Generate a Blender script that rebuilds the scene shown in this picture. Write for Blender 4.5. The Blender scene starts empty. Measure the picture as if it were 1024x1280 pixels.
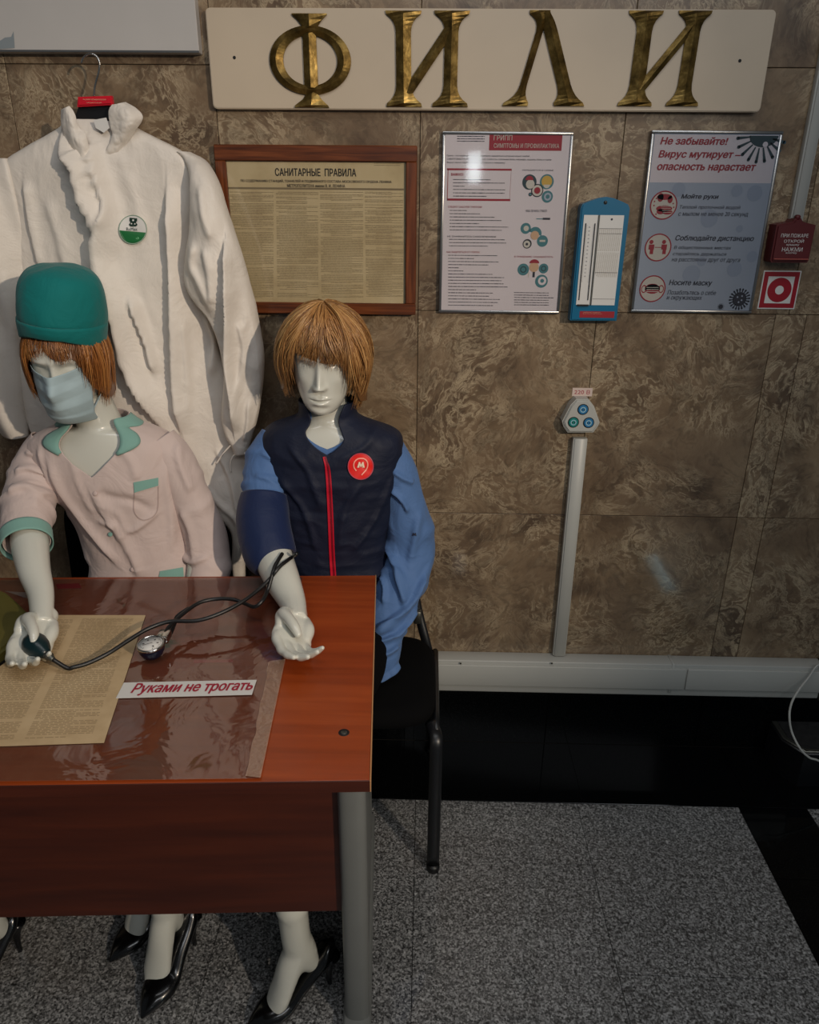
import bpy, bmesh, math, random
import numpy as np
from mathutils import Vector, Matrix
random.seed(7)
rng = np.random.default_rng(7)
SC = bpy.context.scene
COL = SC.collection
PI = math.pi

# ------------------------------------------------------------------ camera
# vanishing points of the wall depth direction and of the verticals, frame 1024x1280
P0 = np.array([512.0, 640.0])
_a = np.array([536.0, 245.0]) - P0
_b = np.array([493.0, 2890.0]) - P0
FPX = math.sqrt(-(_a @ _b))
_Y = np.array([_a[0], _a[1], FPX]); _Y /= np.linalg.norm(_Y)
_Z = -np.array([_b[0], _b[1], FPX]); _Z /= np.linalg.norm(_Z)
_X = np.cross(_Y, _Z)
RC = np.stack([_X, _Y, _Z], 1)          # world -> camera (x right, y down, z forward)
CAM = np.array([0.0, -1.94, 1.6])
cd = bpy.data.cameras.new('camera')
cam = bpy.data.objects.new('camera', cd); COL.objects.link(cam)
cd.sensor_fit = 'HORIZONTAL'; cd.sensor_width = 36.0
cd.lens = 36.0 * FPX / 1024.0
cd.clip_start = 0.05
_Rw = RC.T @ np.diag([1.0, -1.0, -1.0])
_m = Matrix([list(r) for r in _Rw]).to_4x4(); _m.translation = Vector(CAM)
cam.matrix_world = _m
SC.camera = cam

# ------------------------------------------------------------------ light
w = bpy.data.worlds.new('world'); SC.world = w; w.use_nodes = True
wb = w.node_tree.nodes['Background']
wb.inputs[0].default_value = (0.82, 0.92, 1.0, 1); wb.inputs[1].default_value = 0.10
def spot(name, loc, tgt, power, color, size, angle, blend):
    l = bpy.data.lights.new(name, 'SPOT'); l.energy = power; l.color = color
    l.shadow_soft_size = size; l.spot_size = math.radians(angle); l.spot_blend = blend
    o = bpy.data.objects.new(name, l); COL.objects.link(o); o.location = loc
    o.rotation_euler = (Vector(tgt) - Vector(loc)).to_track_quat('-Z', 'Y').to_euler()
    return o
def area(name, loc, tgt, power, color, sx, sy):
    l = bpy.data.lights.new(name, 'AREA'); l.energy = power; l.color = color
    l.shape = 'RECTANGLE'; l.size = sx; l.size_y = sy
    o = bpy.data.objects.new(name, l); COL.objects.link(o); o.location = loc
    o.rotation_euler = (Vector(tgt) - Vector(loc)).to_track_quat('-Z', 'Y').to_euler()
    return o
spot('key_spot', (2.05, -3.3, 2.40), (-0.62, -0.35, 1.03), 430, (1.0, 0.84, 0.66), 0.035, 45, 1.0)
area('overhead_fill_light', (0.0, -1.5, 3.1), (0.0, -0.9, 0.0), 19, (0.97, 0.98, 1.0), 2.4, 0.6)  # broad overhead fill lighting the desktop and floor
area('overhead_fill_light', (0.9, -3.6, 3.1), (0.3, 0.0, 1.3), 27, (0.93, 0.96, 1.0), 2.4, 0.5)  # cool fill added high at the back to brighten the posters
area('wall_glare_light', (1.80, -3.20, 1.02), (1.80, -3.18, 0.0), 7, (0.50, 0.88, 1.0), 0.10, 0.55)  # cyan source placed for the marble glare, faced down to spare the poster
area('poster_glare_light', (0.37, -4.90, 1.82), (0.1, 0.0, 1.6), 1.1, (0.85, 0.95, 1.0), 0.10, 0.22)  # small cool source placed for the glare on the flu poster

vs = SC.view_settings
vs.view_transform = 'Standard'; vs.look = 'None'; vs.gamma = 1.0; vs.use_curve_mapping = False
vs.exposure = -0.38
SC.cycles.max_bounces = 8; SC.cycles.transparent_max_bounces = 12
SC.cycles.caustics_reflective = False; SC.cycles.caustics_refractive = False

# ------------------------------------------------------------------ measuring helpers
def at(px, py, y=None, z=None):
    d = RC.T @ np.array([px - P0[0], py - P0[1], FPX])
    t = (y - CAM[1]) / d[1] if y is not None else (z - CAM[2]) / d[2]
    return CAM + t * d

# ------------------------------------------------------------------ materials
def srgb(r, g, b):
    f = lambda c: (c / 12.92 if c <= 0.04045 else ((c + 0.055) / 1.055) ** 2.4)
    return (f(r / 255), f(g / 255), f(b / 255), 1)
class NT:
    def __init__(s, name):
        s.m = bpy.data.materials.new(name); s.m.use_nodes = True
        s.t = s.m.node_tree; s.b = s.t.nodes['Principled BSDF']; s.out = s.t.nodes['Material Output']
    def n(s, typ, **kw):
        nd = s.t.nodes.new(typ)
        for k, v in kw.items():
            if k in nd.inputs.keys(): nd.inputs[k].default_value = v
            else: setattr(nd, k, v)
        return nd
    def l(s, a, b): s.t.links.new(a, b)
    def coord(s, kind='Object', scale=(1, 1, 1), rot=(0, 0, 0)):
        tc = s.n('ShaderNodeTexCoord'); mp = s.n('ShaderNodeMapping')
        mp.inputs['Scale'].default_value = scale; mp.inputs['Rotation'].default_value = rot
        s.l(tc.outputs[kind], mp.inputs[0]); return mp.outputs[0]
    def noise(s, vec, scale, detail=4, rough=0.5, dist=0.0):
        nd = s.n('ShaderNodeTexNoise'); nd.inputs['Scale'].default_value = scale
        nd.inputs['Detail'].default_value = detail; nd.inputs['Roughness'].default_value = rough
        nd.inputs['Distortion'].default_value = dist
        if vec is not None: s.l(vec, nd.inputs['Vector'])
        return nd
    def ramp(s, fac, stops):
        r = s.n('ShaderNodeValToRGB'); e = r.color_ramp.elements
        while len(e) < len(stops): e.new(0.5)
        for i, (p, c) in enumerate(stops): e[i].position = p; e[i].color = c
        s.l(fac, r.inputs[0]); return r.outputs[0]
    def mix(s, fac, a, b, blend='MIX'):
        m = s.n('ShaderNodeMix', data_type='RGBA', blend_type=blend)
        for sock, v in ((0, fac), (6, a), (7, b)):
            if hasattr(v, 'is_linked') or hasattr(v, 'links'): s.l(v, m.inputs[sock])
            else: m.inputs[sock].default_value = v
        return m.outputs[2]
    def bump(s, h, strength=0.3, dist=0.01, normal=None):
        b = s.n('ShaderNodeBump'); b.inputs['Strength'].default_value = strength; b.inputs['Distance'].default_value = dist
        s.l(h, b.inputs['Height'])
        if normal is not None: s.l(normal, b.inputs['Normal'])
        return b.outputs[0]
def plain(name, col, rough=0.5, metal=0.0, var=0.0, bump=0.0, bscale=60, coat=0.0, spec=0.5, sheen=0.0):
    N = NT(name); b = N.b
    b.inputs['Base Color'].default_value = col; b.inputs['Roughness'].default_value = rough
    b.inputs['Metallic'].default_value = metal; b.inputs['Coat Weight'].default_value = coat
    b.inputs['Specular IOR Level'].default_value = spec; b.inputs['Sheen Weight'].default_value = sheen
    v = N.coord()
    nz = N.noise(v, bscale, 3)
    if var:
        d = tuple(c * (1 - var) for c in col[:3]) + (1,); u = tuple(min(1, c * (1 + var)) for c in col[:3]) + (1,)
        N.l(N.ramp(N.noise(v, bscale * 0.2, 4).outputs[0], [(0.3, d), (0.7, u)]), b.inputs['Base Color'])
    if bump: N.l(N.bump(nz.outputs[0], bump, 0.002), b.inputs['Normal'])
    return N.m
def marble_mat():
    N = NT('brown_marble'); v = N.coord('Object')
    oi = N.n('ShaderNodeObjectInfo'); ad = N.n('ShaderNodeVectorMath', operation='ADD')
    sc_ = N.n('ShaderNodeVectorMath', operation='SCALE'); cb = N.n('ShaderNodeCombineXYZ')
    for i in range(3): N.l(oi.outputs['Random'], cb.inputs[i])
    N.l(cb.outputs[0], sc_.inputs[0]); sc_.inputs['Scale'].default_value = 37.0
    N.l(v, ad.inputs[0]); N.l(sc_.outputs[0], ad.inputs[1]); v = ad.outputs[0]
    big = N.noise(v, 5.0, 6, 0.6, 0.6)
    base = N.ramp(big.outputs[0], [(0.30, srgb(88, 71, 56)), (0.46, srgb(117, 97, 76)), (0.60, srgb(133, 112, 88)), (0.78, srgb(156, 137, 111))])
    warp = N.noise(v, 4.5, 5, 0.55, 0.5)
    wv = N.n('ShaderNodeVectorMath', operation='SCALE'); wv.inputs['Scale'].default_value = 0.55
    N.l(warp.outputs['Color'], wv.inputs[0])
    a2 = N.n('ShaderNodeVectorMath', operation='ADD'); N.l(v, a2.inputs[0]); N.l(wv.outputs[0], a2.inputs[1])
    ve = N.noise(a2.outputs[0], 10.5, 5, 0.62, 1.6)
    sb = N.n('ShaderNodeMath', operation='SUBTRACT'); N.l(ve.outputs[0], sb.inputs[0]); sb.inputs[1].default_value = 0.5
    ab = N.n('ShaderNodeMath', operation='ABSOLUTE'); N.l(sb.outputs[0], ab.inputs[0])
    vm = N.ramp(ab.outputs[0], [(0.0, (1, 1, 1, 1)), (0.022, (0.55, 0.55, 0.55, 1)), (0.085, (0, 0, 0, 1))])
    zone = N.ramp(N.noise(v, 6.0, 3, 0.6).outputs[0], [(0.40, (0.08, 0.08, 0.08, 1)), (0.60, (0.95, 0.95, 0.95, 1))])
    ml = N.n('ShaderNodeMath', operation='MULTIPLY'); N.l(vm, ml.inputs[0]); N.l(zone, ml.inputs[1])
    c = N.mix(ml.outputs[0], base, srgb(186, 168, 139))
    dk = N.ramp(N.noise(a2.outputs[0], 9, 5, 0.6, 2.0).outputs[0], [(0.38, (0.55, 0.55, 0.55, 1)), (0.52, (1, 1, 1, 1))])
    c = N.mix(0.6, c, dk, 'MULTIPLY')
    tint = N.ramp(oi.outputs['Random'], [(0, (0.88, 0.87, 0.86, 1)), (1, (1.0, 0.99, 0.97, 1))])
    c = N.mix(1.0, c, tint, 'MULTIPLY')
    N.l(c, N.b.inputs['Base Color'])
    N.b.inputs['Roughness'].default_value = 0.30; N.b.inputs['Specular IOR Level'].default_value = 0.4
    N.b.inputs['Coat Weight'].default_value = 0.6; N.b.inputs['Coat Roughness'].default_value = 0.05
    N.l(N.bump(N.noise(v, 3, 2).outputs[0], 0.05, 0.02), N.b.inputs['Normal'])
    return N.m
def granite_mat():
    N = NT('grey_granite'); v = N.coord('Object')
    n1 = N.noise(v, 150, 2, 0.7); n2 = N.noise(v, 60, 3, 0.6)
    vo = N.n('ShaderNodeTexVoronoi'); vo.inputs['Scale'].default_value = 270; N.l(v, vo.inputs['Vector'])
    sp = N.n('ShaderNodeSeparateColor'); N.l(vo.outputs['Color'], sp.inputs[0])
    vg = N.ramp(sp.outputs[0], [(0.0, srgb(26, 26, 26)), (0.30, srgb(66, 65, 63)), (0.55, srgb(124, 122, 117)), (1.0, srgb(206, 202, 193))])
    a = N.ramp(n1.outputs[0], [(0.38, srgb(38, 38, 38)), (0.47, srgb(98, 96, 92)), (0.56, srgb(150, 147, 140)), (0.68, srgb(212, 208, 198))])
    c = N.mix(0.62, a, vg)
    bw = N.n('ShaderNodeHueSaturation'); bw.inputs['Saturation'].default_value = 0.15; N.l(c, bw.inputs['Color'])
    c = N.mix(0.35, bw.outputs[0], N.ramp(n2.outputs[0], [(0.4, (0.25, 0.25, 0.25, 1)), (0.6, (1, 1, 1, 1))]), 'MULTIPLY')
    N.l(c, N.b.inputs['Base Color']); N.b.inputs['Roughness'].default_value = 0.30
    N.b.inputs['Coat Weight'].default_value = 0.7; N.b.inputs['Coat Roughness'].default_value = 0.04
    N.b.inputs['Specular IOR Level'].default_value = 0.4
    return N.m
def wood_mat(name, c1, c2, c3, scale=1.0, rough=0.35, coat=0.2, axis='x'):
    N = NT(name)
    s = {'x': (1.2, 22, 22), 'z': (22, 22, 1.2)}[axis]
    v = N.coord('Object', tuple(q * scale for q in s))
    g = N.noise(v, 1.6, 6, 0.55, 0.4)
    c = N.ramp(g.outputs[0], [(0.32, c1), (0.5, c2), (0.68, c3)])
    N.l(c, N.b.inputs['Base Color']); N.b.inputs['Roughness'].default_value = rough
    N.b.inputs['Coat Weight'].default_value = coat; N.b.inputs['Coat Roughness'].default_value = 0.15
    return N.m
def cloth_mat(name, col, rough=0.8, weave=900, crink=0.0, cscale=22, var=0.06, sheen=0.1, spec=0.3, fine=0.0):
    N = NT(name); v = N.coord('Object')
    d = tuple(c * (1 - var) for c in col[:3]) + (1,); u = tuple(min(1, c * (1 + var)) for c in col[:3]) + (1,)
    N.l(N.ramp(N.noise(v, 7, 4).outputs[0], [(0.3, d), (0.7, u)]), N.b.inputs['Base Color'])
    N.b.inputs['Roughness'].default_value = rough; N.b.inputs['Sheen Weight'].default_value = sheen
    N.b.inputs['Specular IOR Level'].default_value = spec
    nrm = None
    if crink:
        a = N.noise(v, cscale, 3, 0.55, 1.6); nrm = N.bump(a.outputs[0], crink, 0.02)
        if fine:
            f = N.noise(v, cscale * 3.2, 3, 0.6, 2.2); nrm = N.bump(f.outputs[0], fine, 0.006, nrm)
    nz = N.noise(v, weave, 1)
    N.l(N.bump(nz.outputs[0], 0.12, 0.0008, nrm), N.b.inputs['Normal'])
    return N.m
M = {}
M['marble'] = marble_mat()
M['granite'] = granite_mat()
M['grout'] = plain('dark_grout', srgb(30, 27, 24), 0.9)
def blackstone():
    N = NT('black_granite'); v = N.coord()
    N.l(N.ramp(N.noise(v, 300, 2).outputs[0], [(0.5, srgb(7, 8, 9)), (0.75, srgb(24, 26, 27))]), N.b.inputs['Base Color'])
    N.b.inputs['Roughness'].default_value = 0.07; N.b.inputs['Specular IOR Level'].default_value = 0.18
    return N.m
M['black_granite'] = blackstone()
M['plastic_white'] = plain('white_plastic', srgb(178, 178, 172), 0.38, var=0.03, bscale=30)
M['plaque'] = plain('cream_stone', srgb(190, 174, 152), 0.42, var=0.05, bscale=25)
M['panel_white'] = plain('white_acrylic', srgb(184, 180, 176), 0.3, var=0.02)
M['grey_print'] = plain('grey_print', srgb(130, 138, 142), 0.5)
def bronze():
    N = NT('aged_bronze'); v = N.coord()
    c = N.ramp(N.noise(v, 28, 6, 0.65).outputs[0], [(0.30, srgb(66, 52, 24)), (0.50, srgb(112, 90, 46)), (0.72, srgb(164, 138, 80))])
    N.l(c, N.b.inputs['Base Color']); N.b.inputs['Metallic'].default_value = 0.85
    N.l(N.ramp(N.noise(v, 60, 4).outputs[0], [(0.3, (0.32,) * 3 + (1,)), (0.7, (0.55,) * 3 + (1,))]), N.b.inputs['Roughness'])
    N.l(N.bump(N.noise(v, 90, 3).outputs[0], 0.35, 0.002), N.b.inputs['Normal'])
    return N.m
M['bronze'] = bronze()
M['frame_wood'] = wood_mat('mahogany_frame_wood', srgb(70, 34, 16), srgb(98, 50, 24), srgb(122, 66, 34), 3, 0.3, 0.35)
M['frame_wood_v'] = wood_mat('mahogany_stile_wood', srgb(70, 34, 16), srgb(98, 50, 24), srgb(122, 66, 34), 3, 0.3, 0.35, 'z')
def oldpaper(name, c1, c2, c3):
    N = NT(name); v = N.coord()
    N.l(N.ramp(N.noise(v, 9, 6, 0.6).outputs[0], [(0.3, c1), (0.52, c2), (0.72, c3)]), N.b.inputs['Base Color'])
    N.b.inputs['Roughness'].default_value = 0.7; return N.m
M['old_paper'] = oldpaper('yellowed_paper', srgb(190, 170, 130), srgb(212, 194, 154), srgb(222, 206, 170))
M['news_paper'] = oldpaper('aged_newsprint', srgb(172, 146, 108), srgb(192, 166, 128), srgb(202, 178, 140))
M['ink'] = plain('black_ink', srgb(34, 30, 26), 0.7)
M['ink_soft'] = plain('faded_ink', srgb(140, 126, 100), 0.8)
M['ink_news'] = plain('newsprint_ink', srgb(150, 128, 94), 0.8)
M['poster_paper'] = plain('poster_paper', srgb(232, 226, 238), 0.6)
M['poster_blue'] = plain('poster_blue', srgb(172, 186, 210), 0.6, var=0.03, bscale=60)
M['poster_blob'] = plain('poster_blue_shade', srgb(158, 173, 200), 0.6)
M['crimson'] = plain('crimson_print', srgb(158, 22, 50), 0.55)
M['navy_print'] = plain('dark_print', srgb(40, 44, 62), 0.6)
M['teal_print'] = plain('teal_print', srgb(70, 132, 146), 0.6)
M['tealdark_print'] = plain('dark_teal_print', srgb(36, 66, 78), 0.6)
M['yellow_print'] = plain('yellow_print', srgb(214, 178, 84), 0.6)
M['skin_print'] = plain('pale_print', srgb(216, 180, 150), 0.6)
M['white_print'] = plain('white_print', srgb(212, 210, 206), 0.6)
M['silver'] = plain('brushed_aluminium', srgb(150, 150, 150), 0.28, 0.9)
M['silver_dark'] = plain('dull_aluminium', srgb(98, 98, 92), 0.4, 0.8)
M['chrome'] = plain('chrome', srgb(200, 196, 190), 0.15, 1.0)
def glass(name, rough=0.04, tint=(0.95, 0.97, 0.95, 1), ior=1.45, haze=0.0, hazecol=(0.5, 0.4, 0.35, 1), bump=0.0, bscale=6, spec=1.0):
    N = NT(name)
    tr = N.n('ShaderNodeBsdfTransparent'); tr.inputs[0].default_value = tint
    gl = N.n('ShaderNodeBsdfGlossy'); gl.inputs['Roughness'].default_value = rough
    fr = N.n('ShaderNodeFresnel'); fr.inputs['IOR'].default_value = ior
    mx = N.n('ShaderNodeMixShader'); N.l(fr.outputs[0], mx.inputs[0])
    first = tr.outputs[0]
    if haze:
        df = N.n('ShaderNodeBsdfDiffuse'); df.inputs[0].default_value = hazecol
        m2 = N.n('ShaderNodeMixShader'); m2.inputs[0].default_value = haze
        N.l(tr.outputs[0], m2.inputs[1]); N.l(df.outputs[0], m2.inputs[2]); first = m2.outputs[0]
    N.l(first, mx.inputs[1]); N.l(gl.outputs[0], mx.inputs[2])
    if bump:
        b = N.bump(N.noise(N.coord(), bscale, 3, 0.5, 1.0).outputs[0], bump, 0.02)
        N.l(b, gl.inputs['Normal']); N.l(b, fr.inputs['Normal'])
    N.l(mx.outputs[0], N.out.inputs[0]); N.t.nodes.remove(N.b)
    return N.m
M['glass'] = glass('picture_glass', 0.05, (0.985, 0.98, 0.97, 1))
M['sign_red'] = plain('sign_red', srgb(150, 10, 32), 0.45)
M['film'] = glass('clear_film', 0.05, (0.99, 0.98, 0.97, 1), 2.15, 0.12, srgb(214, 138, 112), 0.10, 9)
M['film_edge'] = glass('film_fold', 0.10, (0.9, 0.86, 0.83, 1), 1.7, 0.38, srgb(220, 180, 155), 0.35, 30)
M['turquoise'] = plain('turquoise_plastic', srgb(14, 100, 136), 0.3, var=0.04)
M['red_plastic'] = plain('dark_red_plastic', srgb(84, 8, 14), 0.55, var=0.06)
M['red_tag'] = plain('red_plastic', srgb(200, 18, 40), 0.4)
M['black_plastic'] = plain('black_plastic', srgb(16, 17, 20), 0.4)
M['black_fabric'] = cloth_mat('black_upholstery', srgb(9, 9, 10), 0.95, 700, sheen=0.0, spec=0.1)
M['black_metal'] = plain('black_painted_steel', srgb(18, 19, 22), 0.35)
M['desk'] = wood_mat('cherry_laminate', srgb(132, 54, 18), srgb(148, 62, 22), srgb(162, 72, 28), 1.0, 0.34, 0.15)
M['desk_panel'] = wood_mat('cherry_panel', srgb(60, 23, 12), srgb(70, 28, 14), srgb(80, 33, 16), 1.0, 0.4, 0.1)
M['edge_band'] = plain('pale_edge_band', srgb(188, 140, 96), 0.4)
M['leg_metal'] = plain('grey_painted_steel', srgb(120, 122, 120), 0.4, 0.2, var=0.03)
M['skin'] = plain('mannequin_white_gloss', srgb(206, 206, 196), 0.22, var=0.015, bscale=12, coat=0.3)
M['tyvek'] = cloth_mat('white_nonwoven', srgb(218, 210, 200), 0.5, 500, 0.16, 14, 0.02, 0.0, 0.35, 0.12)
M['smock'] = cloth_mat('pale_pink_cotton', srgb(202, 184, 178), 0.75, 1200, 0.25, 10, 0.03, 0.1, 0.3)
M['teal_trim'] = cloth_mat('mint_trim_cotton', srgb(124, 166, 156), 0.75, 1200, 0.1, 12)
M['cap'] = cloth_mat('teal_cotton', srgb(0, 108, 106), 0.8, 1200, 0.2, 14, 0.06)
M['mask'] = cloth_mat('blue_mask_fabric', srgb(160, 180, 186), 0.6, 800, 0.05, 20)
M['navy'] = cloth_mat('navy_quilted_nylon', srgb(20, 26, 46), 0.62, 800, 0.15, 15, 0.1, 0.0, 0.3, 0.0)
M['shirt'] = cloth_mat('blue_shirt_cotton', srgb(78, 110, 158), 0.7, 1200, 0.25, 13, 0.05)
M['cuff'] = cloth_mat('dark_blue_nylon', srgb(18, 34, 72), 0.6, 700, 0.1, 14)
M['collar_grey'] = cloth_mat('grey_lining', srgb(96, 104, 114), 0.7)
M['skirt'] = cloth_mat('black_skirt_cloth', srgb(8, 8, 10), 0.95, sheen=0.0, spec=0.1)
M['red_zip'] = plain('red_zip_tape', srgb(196, 14, 44), 0.5)
M['badge_red'] = plain('red_badge', srgb(226, 22, 16), 0.45)
M['badge_line'] = plain('pale_pink_line', srgb(250, 160, 140), 0.5)
M['badge_white'] = plain('cream_print', srgb(240, 216, 190), 0.5)
M['patent'] = plain('black_shoe_leather', srgb(8, 8, 9), 0.22, coat=0.3)
M['rubber'] = plain('black_rubber', srgb(14, 14, 15), 0.4)
M['rubber_green'] = plain('dark_green_rubber', srgb(10, 34, 38), 0.32, bump=0.3, bscale=90)
M['khaki'] = plain('khaki_enamel', srgb(88, 82, 34), 0.5, var=0.12, bscale=30)
M['green_print'] = plain('green_print', srgb(14, 104, 52), 0.5)
M['logo_green'] = plain('dark_green_print', srgb(20, 48, 38), 0.5)
M['blue_socket'] = plain('blue_socket_insert', srgb(42, 112, 160), 0.35)
M['teal_socket'] = plain('green_socket_insert', srgb(24, 124, 118), 0.35)
M['hole'] = plain('dark_recess', srgb(10, 10, 12), 0.7)
M['hair_a'] = None
def hair_mat(name, c1, c2, c3):
    N = NT(name); a = N.n('ShaderNodeAttribute'); a.attribute_name = 'tone'
    N.l(N.ramp(a.outputs['Fac'], [(0.0, c1), (0.5, c2), (1.0, c3)]), N.b.inputs['Base Color'])
    N.b.inputs['Roughness'].default_value = 0.36; N.b.inputs['Specular IOR Level'].default_value = 0.6
    return N.m
M['hair_blond'] = hair_mat('strawberry_blond_fibre', srgb(78, 48, 24), srgb(146, 100, 54), srgb(208, 162, 104))
M['hair_auburn'] = hair_mat('auburn_fibre', srgb(78, 42, 16), srgb(144, 88, 40), srgb(192, 132, 70))

# ------------------------------------------------------------------ object helpers
def tag(o, label=None, cat=None, group=None, kind=None):
    if label: o['label'] = label
    if cat: o['category'] = cat
    if group: o['group'] = group
    if kind: o['kind'] = kind
    return o
BASE = {}
def thing(name, label, cat, base, group=None):
    o = bpy.data.objects.new(name, None); COL.objects.link(o); o.location = base
    o.empty_display_size = 0.05; BASE[o.name] = np.array(base, float)
    return tag(o, label, cat, group)
def obj(name, geo, mat, parent=None, smooth=True, label=None, base=None, autosmooth=None):
    """geo = (verts, faces) in world coordinates; linked as ONE mesh object"""
    V = np.array(geo[0], float).reshape(-1, 3)
    if parent is not None: b = BASE[parent.name]
    else: b = np.array(base if base is not None else (0, 0, 0), float)
    me = bpy.data.meshes.new(name)
    me.from_pydata((V - b).tolist(), [], [list(map(int, f)) for f in geo[1]])
    if smooth: me.polygons.foreach_set('use_smooth', [True] * len(me.polygons))
    me.validate(); me.update()
    if smooth and autosmooth: me.set_sharp_from_angle(angle=math.radians(autosmooth))
    mats = mat if isinstance(mat, list) else [mat]
    for q in mats: me.materials.append(q)
    o = bpy.data.objects.new(name, me); COL.objects.link(o)
    if parent is not None: o.parent = parent
    else: o.location = b
    BASE[o.name] = b
    if label: o['label'] = label
    return o
def J(*gs):
    V = []; F = []; k = 0
    for g in gs:
        v = np.array(g[0], float).reshape(-1, 3)
        V.append(v); F += [tuple(i + k for i in f) for f in g[1]]; k += len(v)
    return np.concatenate(V), F
def T(g, mat):
    m = np.array(mat); v = np.array(g[0], float).reshape(-1, 3)
    return v @ m[:3, :3].T + m[:3, 3], g[1]
def box(x0, x1, y0, y1, z0, z1, bev=0.0, seg=1):
    bm = bmesh.new()
    bmesh.ops.create_cube(bm, size=1.0)
    for v in bm.verts:
        v.co = ((x0 + x1) / 2 + v.co.x * (x1 - x0), (y0 + y1) / 2 + v.co.y * (y1 - y0), (z0 + z1) / 2 + v.co.z * (z1 - z0))
    if bev > 0: bmesh.ops.bevel(bm, geom=bm.edges[:], offset=bev, segments=seg, affect='EDGES', profile=0.5)
    V = [tuple(v.co) for v in bm.verts]; bm.verts.index_update()
    F = [tuple(v.index for v in f.verts) for f in bm.faces]; bm.free()
    return V, F
def prism(pts, n, d, bev=0.0, seg=1):
    """flat polygon pts (3-D, planar) extruded by vector n*d"""
    bm = bmesh.new(); vs_ = [bm.verts.new(tuple(p)) for p in pts]
    f = bm.faces.new(vs_); r = bmesh.ops.extrude_face_region(bm, geom=[f])
    ex = [v for v in r['geom'] if isinstance(v, bmesh.types.BMVert)]
    for v in ex: v.co += Vector(n) * d
    bmesh.ops.recalc_face_normals(bm, faces=bm.faces[:])
    if bev > 0:
        top = [e for e in bm.edges if all(v in ex for v in e.verts)]
        bmesh.ops.bevel(bm, geom=top, offset=bev, segments=seg, affect='EDGES')
    bm.verts.index_update(); V = [tuple(v.co) for v in bm.verts]; F = [tuple(v.index for v in f.verts) for f in bm.faces]; bm.free()
    return V, F
def frames(P, ref):
    P = np.array(P, float); t = np.gradient(P, axis=0); t /= np.linalg.norm(t, axis=1)[:, None] + 1e-12
    ref = np.array(ref, float); A = []; prev = ref
    for i in range(len(P)):
        a = prev - t[i] * (prev @ t[i]); n = np.linalg.norm(a)
        if n < 1e-6: a = np.cross(t[i], [0.3, 0.5, 0.8]); n = np.linalg.norm(a)
        a /= n; A.append(a); prev = a
    A = np.array(A); return t, A, np.cross(t, A)
def spline(P, n):
    """Catmull-Rom through the rows of P (any dimension)"""
    P = np.array(P, float)
    if P.ndim == 1: P = P[:, None]
    k = len(P); E = np.vstack([2 * P[0] - P[1], P, 2 * P[-1] - P[-2]])
    out = []
    for s in np.linspace(0, k - 1, n):
        i = min(int(s), k - 2); t = s - i
        p0, p1, p2, p3 = E[i], E[i + 1], E[i + 2], E[i + 3]
        out.append(0.5 * ((2 * p1) + (-p0 + p2) * t + (2 * p0 - 5 * p1 + 4 * p2 - p3) * t * t + (-p0 + 3 * p1 - 3 * p2 + p3) * t ** 3))
    return np.array(out)
def gridmesh(G, wrap=True, cap0=False, cap1=False):
    n, m = G.shape[:2]; V = G.reshape(-1, 3); F = []
    mm = m if wrap else m - 1
    for i in range(n - 1):
        for j in range(mm):
            j2 = (j + 1) % m
            F.append((i * m + j, i * m + j2, (i + 1) * m + j2, (i + 1) * m + j))
    V = list(map(tuple, V))
    if cap0:
        V.append(tuple(G[0].mean(0))); c = len(V) - 1
        for j in range(mm): F.append((j, c, (j + 1) % m))
    if cap1:
        V.append(tuple(G[-1].mean(0))); c = len(V) - 1; o = (n - 1) * m
        for j in range(mm): F.append((o + (j + 1) % m, c, o + j))
    return np.array(V), F
def tubegrid(P, R, n=40, seg=24, ref=(1, 0, 0), sq=2.0, ends=None):
    """P control points, R list of radius or (a,b); returns grid n x seg"""
    R = np.array([(r, r) if np.isscalar(r) else r for r in R], float)
    Q = spline(np.hstack([np.array(P, float), R]), n)
    pts = Q[:, :3]; rr = np.maximum(Q[:, 3:], 1e-4)
    t, A, B = frames(pts, ref)
    th = np.linspace(0, 2 * PI, seg, endpoint=False)
    c = np.sign(np.cos(th)) * np.abs(np.cos(th)) ** (2 / sq); s = np.sign(np.sin(th)) * np.abs(np.sin(th)) ** (2 / sq)
    G = pts[:, None] + A[:, None] * (rr[:, 0:1] * c)[:, :, None] + B[:, None] * (rr[:, 1:2] * s)[:, :, None]
    return G
def tube(P, R, n=40, seg=24, ref=(1, 0, 0), sq=2.0, round_ends=False):
    G = tubegrid(P, R, n, seg, ref, sq)
    if round_ends:
        def dome(ring, inner, k=4):
            c = ring.mean(0); d = c - inner.mean(0); d /= np.linalg.norm(d); r = np.linalg.norm(ring - c, axis=1).mean()
            return [c + (ring - c) * math.cos(a) + d * r * math.sin(a) for a in np.linspace(0, PI / 2, k + 1)[1:-1]]
        a = dome(G[-1], G[-2]); b = dome(G[0], G[1])
        G = np.concatenate([np.array(b[::-1]), G, np.array(a)])
    return gridmesh(G, True, True, True)
def wire(P, r, n=60, seg=10):
    return tube(P, [r] * len(P), n, seg)
def ell(c, r, n=16, m=24, sq=2.0):
    a = np.linspace(0.02, PI - 0.02, n); th = np.linspace(0, 2 * PI, m, endpoint=False)
    G = np.stack([np.outer(np.sin(a), np.cos(th)) * r[0], np.outer(np.sin(a), np.sin(th)) * r[1], np.outer(np.cos(a), np.ones(m)) * r[2]], 2) + np.array(c)
    return gridmesh(G[::-1], True, True, True)
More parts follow.
